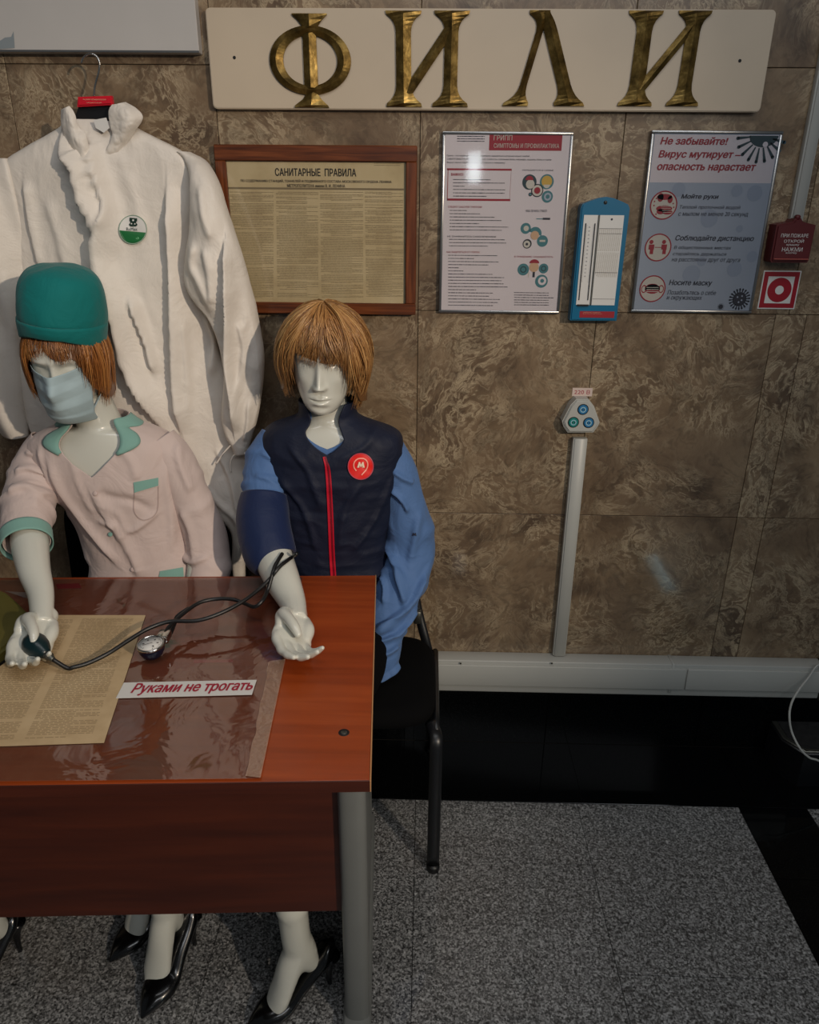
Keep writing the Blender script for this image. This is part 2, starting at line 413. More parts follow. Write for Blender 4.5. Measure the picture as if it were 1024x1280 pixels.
def disc(c, r, nrm=(0, -1, 0), up=(0, 0, 1), k=32, r0=0.0, a0=0.0, a1=2 * PI, ry=None):
    nrm = np.array(nrm, float); u = np.cross(np.array(up, float), nrm); u /= np.linalg.norm(u); v = np.cross(nrm, u)
    full = abs(a1 - a0 - 2 * PI) < 1e-6
    th = np.linspace(a0, a1, k, endpoint=not full); ry = ry or r
    ring = np.array(c) + np.outer(np.cos(th) * r, u) + np.outer(np.sin(th) * ry, v)
    if r0:
        ins = np.array(c) + np.outer(np.cos(th) * r0, u) + np.outer(np.sin(th) * r0 * ry / r, v)
        return gridmesh(np.array([ring, ins]), full)
    V = list(map(tuple, ring)) + ([] if full else [tuple(c)])
    return V, [tuple(range(len(V)))]
def cyl(c, r, d, nrm=(0, -1, 0), k=28, bev=0.0, r2=None):
    nrm = np.array(nrm, float); nrm /= np.linalg.norm(nrm); c = np.array(c, float)
    if bev: P = [c, c + nrm * (d - bev), c + nrm * d]; R = [r, r, r - bev]
    else: P = [c, c + nrm * d]; R = [r, r2 if r2 is not None else r]
    t = np.cross(nrm, [0.31, 0.2, 0.93]); t /= np.linalg.norm(t); b = np.cross(nrm, t)
    th = np.linspace(0, 2 * PI, k, endpoint=False)
    G = np.array([p + np.outer(np.cos(th) * q, t) + np.outer(np.sin(th) * q, b) for p, q in zip(P, R)])
    g = gridmesh(G, True); V, F = list(map(tuple, g[0])), list(g[1])
    F.append(tuple(range(k))[::-1]); o = (len(P) - 1) * k; F.append(tuple(range(o, o + k)))
    return np.array(V), F
# numpy value noise
_perm = rng.random(4096)
def vnoise(P, s):
    P = np.array(P) * s; i = np.floor(P).astype(int); f = P - i; f = f * f * (3 - 2 * f)
    def h(a): return _perm[(a[..., 0] * 73 + a[..., 1] * 179 + a[..., 2] * 283) % 4096]
    r = 0
    for dx in (0, 1):
        for dy in (0, 1):
            for dz in (0, 1):
                wgt = (f[..., 0] if dx else 1 - f[..., 0]) * (f[..., 1] if dy else 1 - f[..., 1]) * (f[..., 2] if dz else 1 - f[..., 2])
                r = r + wgt * h(i + np.array([dx, dy, dz]))
    return r * 2 - 1
def gnormals(G, wrap=True):
    if wrap: du = np.roll(G, -1, 1) - np.roll(G, 1, 1)
    else: du = np.gradient(G, axis=1)
    dv = np.gradient(G, axis=0); n = np.cross(du, dv); n /= np.linalg.norm(n, axis=2)[:, :, None] + 1e-12
    return n
def pxz(pts, y):
    return np.array([[at(a, b, y)[0], at(a, b, y)[2]] for a, b in pts])
def foldfield(G, folds):
    """height field on the x-z plane: each fold = (polyline xz, amplitude, width right of the line, width left of it)"""
    X = G[..., 0]; Z = G[..., 2]; H = np.zeros_like(X)
    for pl, amp, wr, wl in folds:
        pl = spline(pl, len(pl) * 5) if len(pl) > 2 else np.array(pl)
        best = np.full(X.shape, 9.0); sgn = np.zeros_like(X); ends = np.ones_like(X)
        for k in range(len(pl) - 1):
            a = pl[k]; b = pl[k + 1]; d = b - a; L2 = d @ d + 1e-12
            t = ((X - a[0]) * d[0] + (Z - a[1]) * d[1]) / L2; tc = np.clip(t, 0, 1)
            ex = X - a[0] - tc * d[0]; ez = Z - a[1] - tc * d[1]; dd = np.hypot(ex, ez)
            s = np.sign(-(d[1] * ex - d[0] * ez) * -1)
            s = np.where((d[0] * ez - d[1] * ex) > 0, 1.0, -1.0)      # +1 = right of a line drawn downwards
            u = (k + tc) / (len(pl) - 1); e = np.clip(np.minimum(u, 1 - u) * 7 + 0.15, 0, 1)
            m = dd < best; best = np.where(m, dd, best); sgn = np.where(m, s, sgn); ends = np.where(m, e, ends)
        wd = np.where(sgn > 0, wr, wl)
        H += amp * ends * np.exp(-(best / wd) ** 2)
    return H
# text
from mathutils.geometry import delaunay_2d_cdt
def fill(V, E, bold=0.0):
    """triangulate glyph outlines with the non-zero winding rule, outline by outline cluster"""
    n = len(V); nb = [[] for _ in range(n)]
    for a, b in E: nb[a].append(b); nb[b].append(a)
    seen = set(); loops = []
    for s in range(n):
        if s in seen or len(nb[s]) < 2: continue
        L = [s]; seen.add(s); cur = s
        while True:
            nx = [q for q in nb[cur] if q not in seen]
            if not nx: break
            cur = nx[0] if len(L) > 1 or nb[s][1] in seen or nb[s][0] == s + 1 or True else nb[s][1]
            L.append(cur); seen.add(cur)
        if len(L) > 2:
            if L[1] != L[0] + 1 and L[-1] == L[0] + 1: L = [L[0]] + L[:0:-1]
            loops.append(L)
    # group loops whose x ranges overlap (one glyph)
    rg_ = sorted([(V[L][:, 0].min(), V[L][:, 0].max(), L) for L in loops], key=lambda r: r[0]); groups = []
    for a, b, L in rg_:
        if groups and a < groups[-1][1] - 1e-4: groups[-1][2].append(L); groups[-1][1] = max(b, groups[-1][1])
        else: groups.append([a, b, [L]])
    OV = []; OF = []
    for a, b, Ls in groups:
        pts = []; ed = []
        sh = [(0, 0)] if bold < .015 else [(bold * x, bold * y) for x, y in ((1, .0), (-1, .0), (0, .7), (0, -.7), (.7, .5), (-.7, -.5), (.7, -.5), (-.7, .5))]
        Q = [V[L][:, :2] + np.array(o_) for L in Ls for o_ in sh]
        for q in Q:
            k = len(pts); pts += [Vector((x_, y_)) for x_, y_ in q]; ed += [(k + i, k + (i + 1) % len(q)) for i in range(len(q))]
        vo, eo, fo, *_r = delaunay_2d_cdt(pts, ed, [], 0, 1e-6)
        P = np.array([tuple(q) for q in vo]); C_ = np.array([P[list(f)].mean(0) for f in fo])
        wns = np.zeros((len(sh), len(C_)), int)
        for qi, q in enumerate(Q):
            wn = wns[qi % len(sh)]; r = np.roll(q, -1, 0)
            for (x0, y0), (x1, y1) in zip(q, r):
                cr = (x1 - x0) * (C_[:, 1] - y0) - (C_[:, 0] - x0) * (y1 - y0)
                wn += ((y0 <= C_[:, 1]) & (y1 > C_[:, 1]) & (cr > 0)).astype(int) - ((y0 > C_[:, 1]) & (y1 <= C_[:, 1]) & (cr < 0)).astype(int)
        k = len(OV); OV += [(q[0], q[1], 0.0) for q in P]; OF += [tuple(i + k for i in f) for f, w_ in zip(fo, (wns != 0).any(0)) if w_]
    return np.array(OV), OF
def text(name, body, p, ux, uy, width, height, mat, parent, bold=0.0, shear=0.0, depth=0.0, align='LEFT', label=None):
    """p = left end of the baseline; width/height = size of the whole inked line block (m)"""
    c = bpy.data.curves.new(name, 'FONT'); c.body = body; c.offset = bold; c.shear = shear; c.align_x = align
    c.resolution_u = 3; c.fill_mode = 'NONE'
    o = bpy.data.objects.new(name, c); COL.objects.link(o)
    me = bpy.data.meshes.new_from_object(o.evaluated_get(bpy.context.evaluated_depsgraph_get()))
    bpy.data.objects.remove(o)
    V, F = fill(np.array([v.co[:] for v in me.vertices]), [tuple(e.vertices) for e in me.edges], bold); bpy.data.meshes.remove(me)
    mn = V.min(0); mx = V.max(0)
    sx = width / (mx[0] - mn[0]); sy = height / (mx[1] - mn[1]) if height else sx
    ux = np.array(ux, float); uy = np.array(uy, float); nn = np.cross(ux, uy)
    W = np.array(p) + np.outer((V[:, 0] - mn[0]) * sx, ux) + np.outer((V[:, 1] - mn[1]) * sy, uy) + nn * 0.0003
    return obj(name, (W, F), mat, parent, smooth=False, label=label)
def wtext(name, body, x0, y0, x1, y1, yw, mat, parent, **kw):
    """text on the wall plane yw filling the pixel box x0,y0 (top left) - x1,y1 (bottom right)"""
    a = at(x0, y1, yw); b = at(x1, y1, yw); c = at(x0, y0, yw)
    return text(name, body, a, (1, 0, 0), (0, 0, 1), b[0] - a[0], c[2] - a[2], mat, parent, **kw)
def words(lines, yw, hfrac=0.5):
    """thin ink dashes, one small quad per word: lines = (px x0, x1, y) """
    V = []; F = []
    for x0, x1, yy in lines:
        a = at(x0, yy, yw); b = at(x1, yy, yw); x = a[0]
        while x < b[0]:
            L = min(random.uniform(0.003, 0.011), b[0] - x)
            if L < 0.001: break
            k = len(V); h = hfrac * 0.001 * random.uniform(0.8, 1.2)
            V += [(x, yw, a[2] - h), (x + L, yw, a[2] - h), (x + L, yw, a[2] + h), (x, yw, a[2] + h)]; F.append((k, k + 1, k + 2, k + 3))
            x += L + 0.0011
    return V, F
def rect(x0, y0, x1, y1, yw):
    a = at(x0, y1, yw); b = at(x1, y0, yw)
    return [(a[0], yw, a[2]), (b[0], yw, a[2]), (b[0], yw, b[2]), (a[0], yw, b[2])], [(0, 1, 2, 3)]

# ================================================================== SETTING
def struct(name, geo, mat, base=(0, 0, 0), smooth=False):
    o = obj(name, geo, mat, None, smooth, base=base); o['kind'] = 'structure'; return o
wall = struct('wall_back', box(-3.2, 3.0, 0.004, 0.12, -0.02, 3.3), M['grout'])
g = 0.0007
def slab(x0, x1, z0, z1, mat=M['marble'], name='marble_panel', y1=0.006, y0=0.0):
    obj(name, box(x0 + g, x1 - g, y0 + 0.0, y1, z0 + g, z1 - g, 0.0009), mat, wall, smooth=False)
rows = [(0.246, 0.786), (0.786, 1.335), (1.335, 1.868), (1.868, 2.42), (2.42, 3.0)]
lowx = [-2.85, -2.38, -1.91, -1.44, -0.97, -0.50, -0.022, 0.425, 0.868, 0.945, 1.42, 1.9, 2.4, 2.9]
upx = [-2.84, -2.37, -1.90, -1.43, -0.962, -0.49, -0.022, 0.445, 0.90, 1.34, 1.8, 2.3, 2.9]
for i, (a, b) in enumerate(rows):
    xs = lowx if i < 2 else upx
    for k in range(len(xs) - 1): slab(xs[k], xs[k + 1], a, b)
pl = [-2.9, -2.43, -1.98, -1.48, -1.0, -0.52, -0.05, 0.395, 0.868, 1.34, 1.8, 2.3, 2.9]
for k in range(len(pl) - 1):
    slab(pl[k], pl[k + 1], 0.0, 0.232, M['black_granite'], 'plinth_slab', y0=-0.004)
floor = struct('floor', box(-3.2, 3.0, -4.6, 0.12, -0.10, -0.004), M['grout'])
def tile(x0, x1, y0, y1, mat, name):
    e = 0.0008
    obj(name, box(x0 + e, x1 - e, y0 + e, y1 - e, -0.03, 0.0), mat, floor, smooth=False)
bx_ = [-2.9, -2.4, -1.9, -1.4, -0.93, -0.47, -0.02, 0.47, 0.95, 1.45, 1.95, 2.6]
for k in range(len(bx_) - 1): tile(bx_[k], bx_[k + 1], -0.253, -0.005, M['black_granite'], 'border_slab')
cols = [(-2.75, -2.30, -.70), (-2.30, -1.84, -.42), (-1.84, -1.38, -.60), (-1.38, -.925, -.38), (-.925, -.468, -.72), (-.468, -.009, -.752), (-.009, .452, -.475), (.452, .911, -.775)]
for x0, x1, yj in cols:
    ys = [-0.253, yj]
    while ys[-1] > -4.4: ys.append(ys[-1] - 0.462)
    for a, b in zip(ys[:-1], ys[1:]): tile(x0, x1, b, a, M['granite'], 'granite_tile')
ys = [-0.253, -0.505, -0.97, -1.43, -1.9, -2.36, -2.8, -3.3, -3.8, -4.4]
for a, b in zip(ys[:-1], ys[1:]): tile(0.911, 1.105, b, a, M['black_granite'], 'border_slab')
for x0, x1 in ((1.105, 1.56), (1.56, 2.02), (2.02, 2.6)):
    yj = -0.253
    while yj > -4.3: tile(x0, x1, yj - 0.462, yj, M['granite'], 'granite_tile'); yj -= 0.462
ceil = struct('ceiling', box(-3.2, 3.0, -4.6, 0.12, 3.3, 3.4), plain('ceiling_paint', srgb(90, 88, 84), 0.8))
strip = struct('trim_1', box(-2.9, 2.6, -0.262, -0.250, 0.0, 0.003, 0.001), M['black_granite'])

# cable trunking ------------------------------------------------------
tr = thing('cable_trunking', 'long white plastic cable trunking running low along the marble wall above the black plinth', 'trunking', (0.4, 0, 0.22))
xa, xb = -1.95, 1.185
obj('body', box(xa, xb, -0.050, 0.0, 0.225, 0.335, 0.003, 2), M['plastic_white'], tr)
obj('cover', box(xa, 0.782, -0.056, -0.049, 0.250, 0.322, 0.002, 2), M['plastic_white'], tr)
obj('cover', box(0.786, xb, -0.056, -0.049, 0.250, 0.322, 0.002, 2), M['plastic_white'], tr)
obj('joint_clip', box(0.738, 0.748, -0.0525, 0.0, 0.236, 0.3375, 0.0015), M['plastic_white'], tr)
obj('end_cap', box(xb, xb + 0.006, -0.055, 0.0, 0.220, 0.338, 0.002), M['silver_dark'], tr, label='dark grey end cap')
for px in (576, 690): 
    p = at(px, 829, -0.056); obj('screw', cyl((p[0], -0.0555, p[2]), 0.0028, 0.002), M['silver_dark'], tr)
c1 = thing('cable_conduit', 'white vertical conduit rising from the floor trunking to the triple socket', 'conduit', (0.415, 0, 0.33))
obj('channel', box(0.392, 0.430, -0.020, 0.0, 0.3375, 1.013, 0.002, 2), M['plastic_white'], c1)
obj('lid', box(0.396, 0.426, -0.023, -0.0195, 0.338, 1.013, 0.001, 1), M['plastic_white'], c1)
c2 = thing('cable_conduit', 'white conduit at the upper right running down to the dark red alarm box', 'conduit', (0.86, 0, 1.55))
a0 = at(940, 390 - 115 + 0, -0.015)
x0 = at(988, 272, -0.015)[0]; x1 = at(1004, 272, -0.015)[0]
obj('channel', box(x0 + 0.0, x1, -0.018, 0.0, 1.545, 2.9, 0.002, 2), M['plastic_white'], c2)
obj('lid', box(x0 + 0.004, x1 - 0.004, -0.021, -0.0175, 1.545, 2.9, 0.001), M['plastic_white'], c2)

# triple socket ------------------------------------------------------
so = thing('triple_socket', 'white three-way wall socket block with blue and green inserts on top of the conduit', 'socket', (0.415, 0, 1.03))
def pw(px, py, y): return at(px, py, y)
outl = [(721, 499), (736, 499), (743, 508), (750, 528), (748, 533), (742, 541), (710, 541), (705, 534), (703, 527), (714, 506)]
P3 = [pw(a, b, -0.036) for a, b in outl]
obj('body', prism([(p[0], 0.0, p[2]) for p in P3], (0, -1, 0), 0.036, 0.003, 2), M['plastic_white'], so, autosmooth=40)
cen = np.mean(P3, 0)
obj('face_plate', prism([((p[0] - cen[0]) * 0.9 + cen[0], -0.035, (p[2] - cen[2]) * 0.9 + cen[2]) for p in P3], (0, -1, 0), 0.004, 0.0015), M['plastic_white'], so, autosmooth=40)
for (px, py, m) in ((729, 512, 'blue_socket'), (717, 528, 'teal_socket'), (736, 528.5, 'blue_socket')):
    p = pw(px, py, -0.04); s = obj('socket', J(disc((p[0], -0.0392, p[2]), 0.0145, r0=0.0125)), M['hole'], so, smooth=False)
    obj('insert', J(disc((p[0], -0.0390, p[2]), 0.0135), cyl((p[0], -0.039, p[2]), 0.0122, 0.0025, k=24, bev=0.001)), M[m], s, autosmooth=40)
    obj('inner_ring', disc((p[0], -0.0418, p[2]), 0.0075, r0=0.005), plain('pale_ring', srgb(150, 190, 205), 0.4), s, smooth=False)
    obj('pin_hole', J(disc((p[0] - 0.003, -0.0419, p[2]), 0.0016, k=10), disc((p[0] + 0.003, -0.0419, p[2]), 0.0016, k=10)), M['hole'], s, smooth=False)
lb = thing('voltage_label', 'small pale label reading 220 В above the wall socket', 'label', (0.415, 0, 1.1))
p0, p1 = at(715, 495, 0), at(741, 485, 0)
obj('plate', box(p0[0], p1[0], -0.0012, 0.0, p0[2], p1[2]), plain('label_pink', srgb(206, 186, 176), 0.6), lb, smooth=False)
wtext('lettering', '220 В', 718, 487.5, 737.5, 492.5, -0.0013, M['crimson'], lb, bold=0.01)

# station sign -------------------------------------------------------
sg = thing('station_sign', 'long cream stone plaque with four bronze letters spelling ФИЛИ at the top', 'sign', (0.12, 0, 1.78))
z0, z1 = at(600, 138, -0.022)[2], at(600, 10.5, -0.022)[2]; xs0, xs1 = at(266, 130, -0.022)[0], at(952, 130, -0.022)[0]
def rr(x0, x1, z0, z1, r, y, k=5, top=True):
    pts = []
    for cx, cz, a in ((x0 + r, z0 + r, PI), (x1 - r, z0 + r, 1.5 * PI), (x1 - r, z1 - r, 0), (x0 + r, z1 - r, 0.5 * PI)):
        for t in np.linspace(a, a + PI / 2, k): pts.append((cx + r * math.cos(t), y, cz + r * math.sin(t)))
    return pts
obj('plaque', prism(rr(xs0, xs1, z0, z1, 0.010, 0.0), (0, -1, 0), 0.022, 0.002, 2), M['plaque'], sg, autosmooth=40)
YS = -0.022
for px, py in ((293, 72), (925, 76)):
    p = at(px, py, YS); obj('fixing_hole', disc((p[0], YS - 0.0003, p[2]), 0.0035, k=16), M['hole'], sg, smooth=False)
def ridge(rows, h0=0.005, h1=0.013, spine=None):
    """rows = [(xl, xr, z)] from bottom to top in wall metres; chisel-cut bar with a central ridge"""
    V = []; F = []
    n = len(rows)
    for i, (xl, xr, z) in enumerate(rows):
        c = (xl + xr) / 2; hh = h0 if i in (0, n - 1) else h1
        for x, y in ((xl, YS), (xl, YS - h0), (c, YS - hh), (xr, YS - h0), (xr, YS)): V.append((x, y, z))
    for i in range(n - 1):
        for j in range(4): F.append((i * 5 + j, i * 5 + j + 1, (i + 1) * 5 + j + 1, (i + 1) * 5 + j))
    F.append((4, 3, 2, 1, 0)); o = (n - 1) * 5; F.append((o, o + 1, o + 2, o + 3, o + 4))
    return V, F
YF = YS - 0.009
def stem(tx, bx, ytop, ybot, w, st, sb, n=9):
    """tx,bx px x of the axis at top and bottom; w stem width px; st/sb = (left,right) serif reach in px"""
    rows = []
    prof = [(0.0, 1.0), (0.035, 0.93), (0.07, 0.55), (0.11, 0.26), (0.16, 0.08), (0.22, 0.0), (0.5, 0.0), (0.78, 0.0), (0.84, 0.08), (0.89, 0.26), (0.93, 0.55), (0.965, 0.93), (1.0, 1.0)]
    for f, s in prof:
        py = ybot + (ytop - ybot) * f; cx = bx + (tx - bx) * f; S = sb if f < 0.5 else st
        l = w / 2 + (S[0] - w / 2) * s; rr_ = w / 2 + (S[1] - w / 2) * s
        a = at(cx - l, py, YF); b = at(cx + rr_, py, YF); rows.append((a[0], b[0], a[2]))
    return ridge(rows)
def bar(x0, y0, x1, y1, w, h1=0.011):
    """thin diagonal chisel bar between two px points"""
    a = at(x0, y0, YF); b = at(x1, y1, YF); wm = w * 0.00175; d = np.array([b[0] - a[0], b[2] - a[2]]); d /= np.linalg.norm(d); nrm = np.array([-d[1], d[0]]) * wm / 2
    V = []; F = []
    for p in (a, b):
        for s, y in ((1, YS), (1, YS - 0.005), (0, YS - h1), (-1, YS - 0.005), (-1, YS)): V.append((p[0] + nrm[0] * s, y, p[2] + nrm[1] * s))
    for j in range(4): F.append((j, j + 1, 5 + j + 1, 5 + j))
    F += [(4, 3, 2, 1, 0), (5, 6, 7, 8, 9)]
    return V, F
def letter(parts): obj('letter', J(*parts), M['bronze'], sg, smooth=False)
# Ф
cth = np.linspace(0, 2 * PI, 56, endpoint=False)
c_ = at(387.5, 75.5, YF); ra = (at(438.5, 75, YF)[0] - at(336.5, 75, YF)[0]) / 2; rb = (at(387, 32, YF)[2] - at(387, 119.5, YF)[2]) / 2
G = []
for k, y in ((0.0, YS), (0.0, YS - 0.005), (0.5, YS - 0.0125), (1.0, YS - 0.005), (1.0, YS)):
    wx = ra - k * 0.030; wz = rb - k * 0.0185
    G.append(np.stack([c_[0] + np.cos(cth) * wx, np.full(56, y), c_[2] + np.sin(cth) * wz], 1))
letter([gridmesh(np.array(G)), stem(386, 389, 39, 112, 17, (8.5, 8.5), (8.5, 8.5)),
        ridge([(at(x0, y, YF)[0], at(x1, y, YF)[0], at(380, y, YF)[2]) for x0, x1, y in ((380, 393, 38), (378, 396, 33), (371, 402, 24), (364, 408, 17.5), (364, 408, 16))]),
        ridge([(at(x0, y, YF)[0], at(x1, y, YF)[0], at(380, y, YF)[2]) for x0, x1, y in ((368, 411, 134), (368.5, 410, 131.5), (378, 402, 124), (383, 397, 117), (385, 395, 112))])])
letter([stem(504, 505, 12.5, 133, 19, (22.5, 23), (22, 22.5)), stem(565.5, 562.5, 12.5, 133, 17, (22.5, 22.5), (22.5, 22.5)), bar(509, 116, 566, 30, 12)])
letter([stem(683, 647, 12, 132, 8.5, (20, 6), (19, 13)), stem(683, 712, 12, 132, 17, (9, 5), (19, 19))])
letter([stem(810, 794, 12.5, 132, 19, (22.5, 21), (21.5, 21.5)), stem(872, 853, 12.5, 132, 17, (22, 20), (20, 20.5)), bar(798, 115, 873, 24, 11)])

# white panel upper left ---------------------------------------------
wp = thing('information_panel', 'plain white acrylic panel cut off by the top left corner of the picture', 'panel', (-0.9, 0, 1.885))
b_ = at(249, 66, -0.030)
obj('board', box(-1.60, b_[0], -0.030, -0.001, b_[2], 2.75, 0.0015), M['panel_white'], wp, smooth=False)
obj('edge_strip', box(-1.60, b_[0], -0.0315, -0.029, b_[2], b_[2] + 0.004), M['silver'], wp, smooth=False)
q = [(-40, 66), (-40, 50), (0, 53), (6, 49), (14, 48), (17, 41), (18.5, 62)]
obj('printed_shape', prism([tuple(at(a, b - 2, -0.0305)) for a, b in q], (0, -1, 0), 0.0002), M['grey_print'], wp, smooth=False)

# framed sanitary rules ------------------------------------------------
YD = -0.016
fr = thing('framed_notice', 'yellowed printed sanitary rules notice in a brown mahogany frame above the blond wig', 'notice', (-0.265, 0, 1.32))
L, R_ = -0.498, -0.028; Tz, Bz = 1.706, 1.327; wd = 0.0255
obj('frame_rail', box(L, R_, -0.024, 0, Tz - 0.034, Tz, 0.002), M['frame_wood'], fr, smooth=False)
obj('frame_rail', box(L, R_, -0.024, 0, Bz, Bz + 0.027, 0.002), M['frame_wood'], fr, smooth=False)
obj('frame_stile', box(L, L + wd, -0.024, 0, Bz + 0.027, Tz - 0.034, 0.002), M['frame_wood_v'], fr, smooth=False)
obj('frame_stile', box(R_ - wd, R_, -0.024, 0, Bz + 0.027, Tz - 0.034, 0.002), M['frame_wood_v'], fr, smooth=False)
for px in (386, 404): 
    p = at(px, 190, -0.024); obj('dark_patch', box(p[0], p[0] + 0.014, -0.0243, -0.02, Tz - 0.033, Tz - 0.001), M['hole'], fr, smooth=False) if px == 404 - 0 and False else None
sheet = obj('printed_sheet', box(L + wd, R_ - wd, YD + 0.002, 0, Bz + 0.027, Tz - 0.034), M['old_paper'], fr, smooth=False)
YT = YD + 0.0015
wtext('title_lettering', 'САНИТАРНЫЕ  ПРАВИЛА', 344, 210, 445.5, 220, YT, M['ink'], sheet, bold=0.028)
wtext('title_lettering', 'ПО СОДЕРЖАНИЮ СТАНЦИЙ, ТОННЕЛЕЙ И ПОДВИЖНОГО СОСТАВА МОСКОВСКОГО ОРДЕНА ЛЕНИНА', 301, 223.5, 489.5, 228, YT, M['ink'], sheet, bold=0.022)
wtext('title_lettering', 'МЕТРОПОЛИТЕНА имени В. И. ЛЕНИНА', 359, 230, 431.5, 234, YT, M['ink'], sheet, bold=0.022)
lines = []
for (xa_, xb_) in ((287, 342), (345, 398), (400, 454), (456, 504)):
    y = 240.0
    while y < 372:
        h_ = random.random()
        if h_ < 0.05: y += 1.7; continue
        if h_ < 0.10: lines.append((xa_ + 14, xb_ - 14, y)); y += 2.2; continue
        tf = (y - 236) / 140
        lines.append((xa_ + 2 * tf + (random.random() < .15) * 3, xb_ - random.choice([0, 0, 0, 0, 14]), y)); y += 1.48
for yy in (202.0, 204.0, 206.5): lines.append((468, 501, yy))
tg = obj('body_print', words(lines, YT - 0.0002, 0.42), M['ink_soft'], sheet, smooth=False); tg['kind'] = 'stuff'
obj('rule_line', rect(285, 235.6, 505, 236.2, YT - 0.0002), M['ink_soft'], sheet, smooth=False)
obj('glass_pane', box(L + wd, R_ - wd, YD - 0.003, YD - 0.001, Bz + 0.027, Tz - 0.034), M['glass'], fr, smooth=False)

# poster frames -------------------------------------------------------
def snap(name, label, L, R, B, T_, paper):
    t = thing(name, label, 'poster', ((L + R) / 2, 0, B)); W = 0.0070; D = 0.014
    y0 = -D + .001
    def rail(n, x0, x1, z0, z1):
        obj(n, box(x0, x1, y0, 0, z0, z1, 0.0022, 2), M['silver'], t, autosmooth=40)
    rail('frame_rail', L, R, T_ - W, T_); rail('frame_rail', L, R, B, B + W)
    rail('frame_stile', L, L + W, B + W, T_ - W); rail('frame_stile', R - W, R, B + W, T_ - W)
    s = obj('printed_sheet', box(L + W, R - W, -0.0105, 0, B + W, T_ - W), paper, t, smooth=False)
    obj('cover_sheet', box(L + W, R - W, -0.0124, -0.0119, B + W, T_ - W), M['glass'], t, smooth=False)
    return t, s
pa, sa = snap('framed_poster', 'silver framed white poster about flu with a red ГРИПП heading and small round pictures', 0.029, 0.329, 1.332, 1.737, M['poster_paper'])
yp = -0.0107
def z2p(x, y): return 530 + x * 200 / 985, 150 + y * 260 / 1280      # crop coordinates used while measuring
def ptext(b, x0, y0, x1, y1, m, par=sa, nm='lettering', **k):
    a = z2p(x0, y0); c = z2p(x1, y1); wtext(nm, b, a[0], a[1], c[0], c[1], yp - 0.0004, m, par, **k)
a_ = z2p(400, 86); b_ = z2p(857, 187)
obj('heading_band', rect(a_[0], a_[1], b_[0] - 0.5, b_[1], yp), M['crimson'], sa, smooth=False)
ptext('ГРИПП', 430, 92, 543, 125, M['white_print'], bold=0.008); ptext('СИМПТОМЫ И ПРОФИЛАКТИКА', 430, 142, 832, 172, M['white_print'], bold=0.008)
LN = []
def body(x0, x1, y): a = z2p(x0, y); b = z2p(x1, y); LN.append((a[0], b[0], a[1]))
for i, e in enumerate((650, 785, 500)): ptext(['Грипп - это инфекционное заболевание, заразиться которым может любой', 'СИМПТОМЫ ГРИППА: жар, озноб, слабость, головная боль, насморк, кашель, боль в горле', 'Вирус легко передаётся от человека к человеку'][i], 142, 213 + i * 21, e, 226 + i * 21, M['navy_print'], nm='small_lettering', bold=0.008)
# box
for q in ((142, 300, 541, 309), (142, 486, 532, 496), (142, 300, 151, 496), (527, 300, 539, 496)):
    a = z2p(q[0], q[1]); b = z2p(q[2], q[3]); obj('warning_border', rect(a[0], a[1], b[0], b[1], yp - 0.0002), M['crimson'], sa, smooth=False)
ptext('ВАЖНО!', 167, 326, 242, 343, M['crimson'], bold=0.034)
for y, x1 in ((366, 410), (386, 497), (407, 250), (427, 505), (448, 497), (468, 385)): body(180, x1, y)
ptext('ПЕРЕДАЁТСЯ В СЕМЬЕ', 607, 302, 798, 314, M['navy_print'], bold=0.01)
ptext('СЛЕДУЕТ ЗАБОЛЕВ ГРИППОМ?', 148, 528, 358, 542, M['crimson'], bold=0.01)
for y, x1 in ((556, 265), (576, 345), (596, 435), (616, 480), (636, 340), (656, 520), (676, 480)): body(158, x1, y)
ptext('НЕ ЗАНИМАЙТЕСЬ САМОЛЕЧЕНИЕМ', 145, 708, 442, 721, M['navy_print'], bold=0.01)
for y, x1 in ((734, 500), (754, 510), (774, 395)): body(155, x1, y)
ptext('КАК ЗАЩИТИТЬСЯ ОТ ГРИППА', 140, 806, 343, 820, M['crimson'], bold=0.01)
for i, x1 in enumerate((455, 312, 460, 397, 215, 242, 422, 495, 480, 490, 515, 322, 424, 400, 470, 455, 425)): body(150, x1, 832 + i * 19.2)
for i in range(6): body(556, 768 + (i == 2) * 30, 1062 + i * 15)
for i in range(3): body(205, 375, 100 + i * 15)
t_ = obj('body_print', words(LN, yp - 0.0005, 0.75), M['navy_print'], sa, smooth=False); t_['kind'] = 'stuff'
ptext('ЧЕМ ЛЕЧИТЬ ГРИПП', 626, 552, 756, 566, M['navy_print'], bold=0.01)
ptext('В ЭПИДЕМИЮ ЗАЩИЩАЙТЕСЬ', 557, 833, 795, 847, M['crimson'], bold=0.01)
def cdisc(x, y, r, m, par=sa, dy=0, **k):
    if 'r0' in k: k['r0'] *= 0.000385
    a = z2p(x, y); p = at(a[0], a[1], yp - dy); return disc((p[0], yp - dy, p[2]), r * 0.000385, k=28, **k)
def icon(x, y, r, m1, m2, inner):
    a = obj('round_picture', cdisc(x, y, r, None, dy=0.0004), m1, sa, smooth=False)
    return obj('picture_shape', inner, m2, sa, smooth=False)
icon(650, 382, 43, M['tealdark_print'], M['white_print'], cdisc(655, 395, 26, None, dy=.0006)); obj('picture_shape', cdisc(650, 370, 24, None, dy=.0007, a0=0, a1=PI), M['crimson'], sa, smooth=False)
icon(757, 380, 42, M['teal_print'], M['yellow_print'], cdisc(757, 378, 32, None, dy=.0006)); obj('picture_shape', cdisc(757, 398, 20, None, dy=.0007, a0=PI, a1=2 * PI), M['white_print'], sa, smooth=False)
